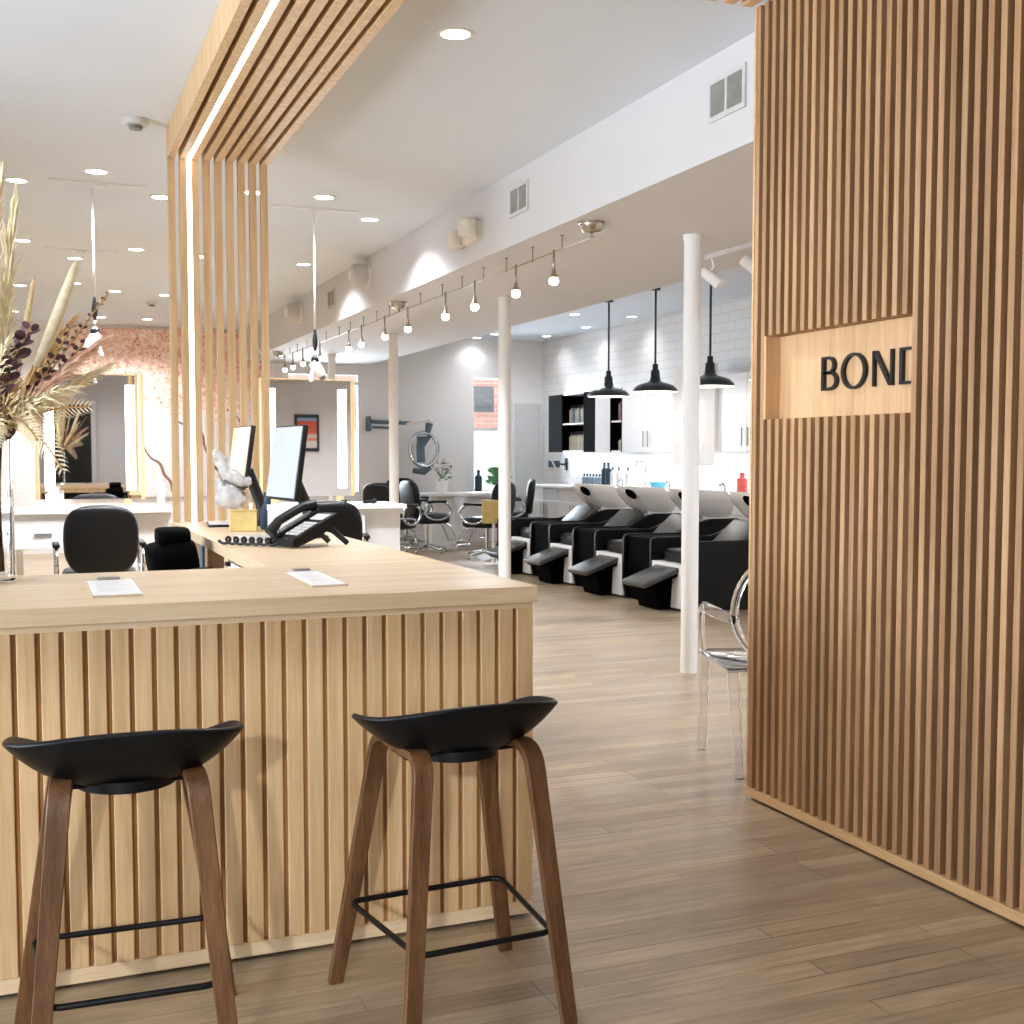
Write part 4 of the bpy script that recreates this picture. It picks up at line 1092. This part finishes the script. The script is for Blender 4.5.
# ------------------------------------------------------------------ ceiling fixtures
def downlight(loc, label):
    t = thing('recessed_downlight', loc, label, 'downlight', 'recessed ceiling downlights')
    MB().lathe([(.062, 0), (.078, 0), (.078, -.004), (.062, -.006)], n=28, cap=False).build('trim_ring', M_white, t, smooth=SM)
    MB().lathe([(.062, -.001), (.062, -.004), (0, -.0045)], n=28).build('lens', M_lens, t, smooth=SM)
    return t
DL = [((1.705, 4.83), 'large round downlight by itself, nearest in the hall ceiling'),
      ((1.925, 8.17), 'downlight just above the ceiling track right of portal'),
      ((2.42, 8.80), 'downlight beside the bulkhead, nearest of those right of portal'),
      ((2.41, 11.08), 'downlight behind the hanging dryer cord right of portal'),
      ((-.03, 8.42), 'downlight nearest the left edge of the photo'),
      ((.433, 7.97), 'downlight directly before the ceiling track left of portal'),
      ((.886, 8.59), 'downlight touching the left side of the slat portal'),
      ((.90, 10.82), 'downlight between portal and hanging cord, second from front'),
      ((.431, 11.52), 'downlight above the leaning cattail tip'),
      ((-.007, 10.73), 'downlight directly behind the tall pampas tips'),
      ((.911, 13.65), 'downlight between cord and portal, third from front'),
      ((1.446, 13.78), 'downlight beside the portal edge, above blossom mural'),
      ((.908, 16.27), 'small downlight close above the mural, beside cord'),
      ((1.477, 16.29), 'small downlight close above the mural, beside portal'),
      ((.479, 13.18), 'downlight behind the cattail, farther from camera'),
      ((-.04, 13.55), 'downlight behind the pampas, third from front'),
      ((-.13, 16.0), 'farthest downlight behind the pampas'),
      ((6.41, 13.69), 'downlight above the shelf side pendant in wash area'),
      ((7.20, 15.01), 'downlight above the wide product shelf'),
      ((7.20, 16.36), 'downlight in the wash area corner beside grey door'),
      ((6.38, 16.38), 'downlight seen just beside the second column top'),
      ((6.33, 17.0), 'downlight closest to the back window'),
      ((7.20, 13.66), 'downlight above the white double wall cabinet'),
      ((1.45, 11.0), 'downlight seen between the portal slats, nearer one'), ((1.45, 8.2), 'downlight seen through the upper portal slats')]
d0 = None
for (x, y), l in DL:
    if d0 is None: d0 = downlight((x, y, CZ), l)
    else: dup(d0, (x, y, CZ), None, l)
def sensor(loc, label):
    t = thing('smoke_detector', loc, label, 'smoke detector', 'ceiling smoke detectors')
    MB().lathe([(.068, 0), (.068, -.012), (.058, -.03), (.035, -.034)], n=28).build('housing', M_grey, t, smooth=SM)
    MB().lathe([(.036, -.03), (.034, -.052), (.0, -.055)], n=24).build('sensor_head', M_midgrey, t, smooth=SM)
    return t
s0 = sensor((.565, 6.68, CZ), 'round smoke detector on the ceiling left of the portal')
dup(s0, (1.37, 14.46, CZ), None, 'distant smoke detector on the ceiling above the mural')
def track(x0, x1, y, label):
    t = thing('ceiling_track', ((x0+x1)/2, y, CZ), label, 'track', 'white ceiling tracks')
    L = (x1-x0)/2
    MB().box(-L, -.010, -.012, L, .010, 0).build('rail', M_white, t)
    MB().box(-.04, -.014, -.03, .04, .014, -.012).build('feed', M_white, t)
    return t
track(.165, .76, 8.29, 'white ceiling track holding the cord left of portal')
track(1.65, 2.27, 8.56, 'white ceiling track holding the cord right of portal')
track(.165, .76, 11.03, 'white ceiling track farther back behind cattail')
# hanging dryers on cords
def hang(loc, zs, label, flip=1):
    t = thing('hanging_dryer', loc, label, 'hair dryer', 'hair dryers on ceiling cords')
    z = loc[2]
    MB().tube([(0, 0, -.035), (0, 0, zs[0]-z)], .008, 8).build('cord', M_white, t, smooth=True)
    MB().lathe([(.006, zs[1]-z), (.018, zs[1]-z+.04), (.02, (zs[0]+zs[1])/2-z), (.008, zs[0]-z)], n=12).build('reel_plug', M_black, t, smooth=SM)
    MB().tube([(0, 0, zs[1]-z), (0, 0, zs[2]-z)], .006, 8).build('lower_cord', M_white, t, smooth=True)
    q = zs[2]-z
    MB().lathe([(.0, q-.075), (.03, q-.07), (.03, q-.02), (.012, q)], n=12).build('cord_grip', M_black, t, smooth=SM)
    dx = flip
    MB().tube([(dx*.025, 0, q-.05), (0, 0, q-.075), (-dx*.03, 0, q-.12), (-dx*.045, 0, q-.15)], [.03, .042, .04, .032], 12).build('dryer_body', M_ceram, t, smooth=SM)
    MB().tube([(dx*.01, 0, q-.10), (dx*.035, 0, q-.19)], [.02, .017], 10).build('dryer_handle', M_ceram, t, smooth=SM)
    MB().tube([(-dx*.045, 0, q-.148), (-dx*.062, 0, q-.175)], [.028, .02], 12).build('nozzle', M_midgrey, t, smooth=SM)
    return t
hang((.425, 8.30, CZ), (2.36, 2.21, 2.17), 'white hair dryer on ceiling cord before the blossom mural')
hang((1.94, 8.56, CZ), (2.235, 2.08, 2.05), 'white hair dryer on ceiling cord right of the portal', -1)

# wall vents, emergency lights, round fixtures on the bulkhead
def vent(y, z, w, h, label):
    t = thing('air_vent', (2.859, y, z), label, 'vent', 'air vents on the bulkhead')
    b = MB(); f = .022
    b.box(-.010, -w/2, -h/2, 0, w/2, -h/2+f).box(-.010, -w/2, h/2-f, 0, w/2, h/2).box(-.010, -w/2, -h/2+f, 0, -w/2+f, h/2-f).box(-.010, w/2-f, -h/2+f, 0, w/2, h/2-f).box(-.010, -.008, -h/2+f, 0, .008, h/2-f)
    b.build('frame', M_grey, t)
    s = MB(); s.box(-.0015, -w/2+f, -h/2+f, -.0003, w/2-f, h/2-f); s.build('backing', M_midgrey, t)
    s = MB(); n_ = 16
    for k in range(n_):
        for a, c in ((-w/2+f, -.008), (.008, w/2-f)):
            yy = a+(c-a)*(k+.5)/n_; s.box(-.008, yy-.0018, -h/2+f, -.002, yy+.0018, h/2-f)
    s.build('louvres', plain('vent_louvre', (168, 166, 160), .5), t)
    return t
v0 = vent(4.545, 2.90, .30, .185, 'large louvred air vent on the bulkhead nearest the partition')
dup(v0, (2.859, 6.92, 2.915), None, 'air vent on the bulkhead between partition and emergency light')
dup(v0, (2.859, 11.85, 2.90), None, 'small distant air vent on the bulkhead between two round fixtures')
M_beige = plain('aged_beige', (222, 214, 194), .5, vary=.04)
def emergency(y, z, label):
    t = thing('emergency_light', (2.86, y, z), label, 'emergency light', 'emergency lights on the bulkhead')
    MB().box(-.05, -.17, -.07, .004, .12, .055, .003).build('housing', M_beige, t, smooth=SM)
    MB().box(-.13, -.20, -.035, -.05, -.03, .085, .02, 3, M=Matrix.Rotation(.1, 4, 'X')).build('lamp_head', M_beige, t, smooth=SM)
    MB().box(-.11, .10, -.08, -.02, .24, .035, .02, 3).build('lamp_head', M_beige, t, smooth=SM)
    return t
e0 = emergency(7.74, 2.845, 'beige twin head emergency light on the bulkhead')
dup(e0, (2.86, 15.9, 2.78), None, 'distant twin head emergency light at the bulkhead end')
def roundfix(y, z, label):
    t = thing('air_outlet', (2.859, y, z), label, 'air outlet', 'round air outlets on the bulkhead')
    Mr = Matrix.Rotation(-PI/2, 4, 'Y')
    MB().lathe([(.105, 0), (.11, .01), (.105, .13), (.09, .15), (.085, .145), (0, .14)], n=36, M=Mr).build('drum', M_grey, t, smooth=SM)
    MB().lathe([(.118, 0), (.118, .02), (.105, .022)], n=36, M=Mr, cap=False).build('wall_flange', M_white, t, smooth=SM)
    MB().lathe([(.055, .143), (.05, .165), (.02, .17), (0, .17)], n=28, M=Mr).build('nozzle', M_white, t, smooth=SM)
    return t
r0_ = roundfix(10.48, 2.93, 'round pale drum outlet on the bulkhead, the nearer of two')
dup(r0_, (2.859, 13.36, 2.92), None, 'round pale drum outlet on the bulkhead, the farther of two')

# cable light rails under the soffit
RZ = 2.565
def rail(y0, y1, yc, stand, label):
    t = thing('cable_light_rail', (3.0, yc, 2.65), label, 'light rail', 'nickel light rails under the soffit')
    MB().tube([(3.0, y0, RZ), (3.0, y1, RZ)], .004, 6).build('cable', M_nickel, t, world=True, smooth=True)
    MB().lathe([(.078, 0), (.078, -.008), (.07, -.012), (.062, -.045), (.05, -.055), (0, -.058)], n=28).build('canopy', M_nickel, t, smooth=SM)
    MB().tube([(0, 0, -.05), (0, -.012, -.088), (0, .012, -.088), (0, 0, -.05)], .006, 6).build('canopy_hook', M_nickel, t, smooth=True)
    for y in stand:
        MB().tube([(3.0, y, RZ-.012), (3.0, y, 2.64)], .0045, 6).lathe([(.014, 0), (.008, -.01)], (3.0, y, 2.649), 10).build('standoff', M_nickel, t, world=True, smooth=SM)
    return t
rail(6.18, 9.5, 6.18, (6.59, 7.04, 7.49, 7.92, 8.37, 8.82, 9.37), 'light rail from the nearest nickel canopy under the soffit')
rail(9.52, 13.2, 9.99, (10.28, 10.69, 11.16, 11.66, 12.12, 12.69), 'light rail from the middle nickel canopy under the soffit')
rail(13.25, 16.2, 15.36, (13.65, 14.18, 14.62, 15.0), 'light rail from the farthest nickel canopy under the soffit')
def spot(loc, label):
    t = thing('cable_spotlight', loc, label, 'spotlight', 'small spotlights hung on the light rails')
    MB().tube([(0, 0, .015), (0, .006, -.06), (0, -.004, -.105)], .008, 8).build('drop_rod', M_nickel, t, smooth=True)
    MB().lathe([(.0, -.095), (.012, -.1), (.014, -.13), (.034, -.155), (.03, -.156)], n=16).build('lamp_holder', M_nickel, t, smooth=SM)
    MB().lathe([(.0, -.15), (.022, -.152), (.029, -.168), (.028, -.186), (.017, -.198), (0, -.202)], n=16).build('bulb', M_bulb, t, smooth=True)
    return t
ordn = ['first', 'second', 'third', 'fourth', 'fifth', 'sixth', 'seventh', 'eighth', 'ninth', 'tenth', 'eleventh', 'twelfth']
s0 = None
for k, y in enumerate((6.71, 7.32, 8.10, 8.75, 9.73, 10.43, 11.24, 11.73, 13.0, 13.88, 14.45, 14.93)):
    l = ordn[k]+' lit cable spotlight counting away from the nearest nickel canopy'
    if s0 is None: s0 = spot((3.0, y, RZ), l)
    else: dup(s0, (3.0, y, RZ), None, l)
# white track with spot heads behind the partition
t = thing('track_light', (4.2, 6.55, 2.65), 'white track light bar under the soffit behind the partition', 'track light')
MB().box(-.018, -.75, -.03, .018, .36, 0).build('rail', M_grey, t)
for y in (.30, -.18):
    b = MB(); b.tube([(0, y, -.03), (.02, y, -.08), (.0, y+.02, -.11)], .008, 6); b.build('bracket', M_white, t, smooth=True)
    MB().tube([(-.03, y+.06, -.10), (.05, y-.03, -.20)], [.035, .04], 14).build('lamp_head', M_white, t, smooth=SM)

# ------------------------------------------------------------------ light
def area(name, loc, target, sx, sy, power, col=(1, 1, 1), spread=None, shape='RECTANGLE'):
    l = bpy.data.lights.new(name, 'AREA'); l.shape = shape; l.size = sx; l.size_y = sy; l.energy = power; l.color = col
    if spread: l.spread = spread
    o = bpy.data.objects.new(name, l); COL.objects.link(o); o.location = loc
    o.rotation_euler = (Vector(target)-Vector(loc)).to_track_quat('-Z', 'Y').to_euler(); return o
# daylight through the window openings
area('front_window_light', (-1.9, Y0-.25, 1.65), (-1.9, 5, 1.3), 1.9, 2.2, 60, (1, .985, .96))
area('left_window_light', (X0-.3, 3.1, 1.5), (4, 3.1, 1.0), 5.6, 1.9, 330, (.97, .985, 1))
area('back_window_light', (4.0, Y1+.3, 1.7), (4.0, 5, 1.2), 1.1, 1.7, 120, (.93, .97, 1))
area('back_window_light', (6.62, Y1+.3, 1.7), (6.4, 5, 1.2), .62, 1.7, 70, (.93, .97, 1))
for (x, y), l in DL:
    hot = x > 5
    p = bpy.data.lights.new('downlight_lamp', 'SPOT'); p.energy = (12 if (x > 7 or y > 16.5) else 30) if hot else 140; p.spot_size = math.radians(140); p.spot_blend = .8; p.shadow_soft_size = .06; p.color = (1, .975, .95)
    o = bpy.data.objects.new('downlight_lamp', p); COL.objects.link(o); o.location = (x, y, CZ-.02)
for y in (9.0, 10.12, 11.22, 12.32):
    p = bpy.data.lights.new('pendant_bulb', 'POINT'); p.energy = 8; p.shadow_soft_size = .05; p.color = (1, .93, .84)
    o = bpy.data.objects.new('pendant_bulb', p); COL.objects.link(o); o.location = (6.2, y, 1.99)
for (x, y) in ((5.5, .2), (6.4, 2.5), (5.4, 4.8), (3.75, .3)):  # added fill spots, no fixtures; they brighten the wall the far mirror reflects
    p = bpy.data.lights.new('far_mirror_fill', 'SPOT'); p.energy = 300; p.spot_size = math.radians(150); p.spot_blend = .8; p.shadow_soft_size = .08
    o = bpy.data.objects.new('far_mirror_fill', p); COL.objects.link(o); o.location = (x, y, CZ-.02 if x > 4.65 else 2.63)
p = bpy.data.lights.new('front_wall_fill', 'SPOT'); p.energy = 110; p.spot_size = math.radians(140); p.spot_blend = .8; p.shadow_soft_size = .1  # extra fill without a fixture, lifting the front wall for the near mirror
o = bpy.data.objects.new('front_wall_fill', p); COL.objects.link(o); o.location = (.1, -.6, CZ-.02)
# under-cabinet light over the wash worktop
area('under_cabinet_light', (7.3, 13.0, 1.34), (7.3, 13.0, 0), .1, 5.0, 14, (1, .97, .93))
# low sun through the shop front
su = bpy.data.lights.new('sun', 'SUN'); su.energy = .9; su.angle = math.radians(1.5); su.color = (1, .96, .9)
so = bpy.data.objects.new('sun', su); COL.objects.link(so)
so.rotation_euler = Vector((.42, 1.0, -.36)).to_track_quat('-Z', 'Y').to_euler()

w = bpy.data.worlds.new('world'); sc.world = w; w.use_nodes = True
bg = w.node_tree.nodes['Background']; bg.inputs['Color'].default_value = (.92, .96, 1, 1); bg.inputs['Strength'].default_value = 1.1

sc.view_settings.view_transform = 'Standard'
sc.view_settings.look = 'None'
sc.view_settings.use_white_balance = True; sc.view_settings.white_balance_temperature = 5950
sc.view_settings.exposure = 0.34
sc.cycles.use_denoising = True
sc.cycles.max_bounces = 10; sc.cycles.diffuse_bounces = 5; sc.cycles.glossy_bounces = 5; sc.cycles.transmission_bounces = 8; sc.cycles.transparent_max_bounces = 8
sc.cycles.sample_clamp_indirect = 6
sc.cycles.caustics_reflective = False; sc.cycles.caustics_refractive = False
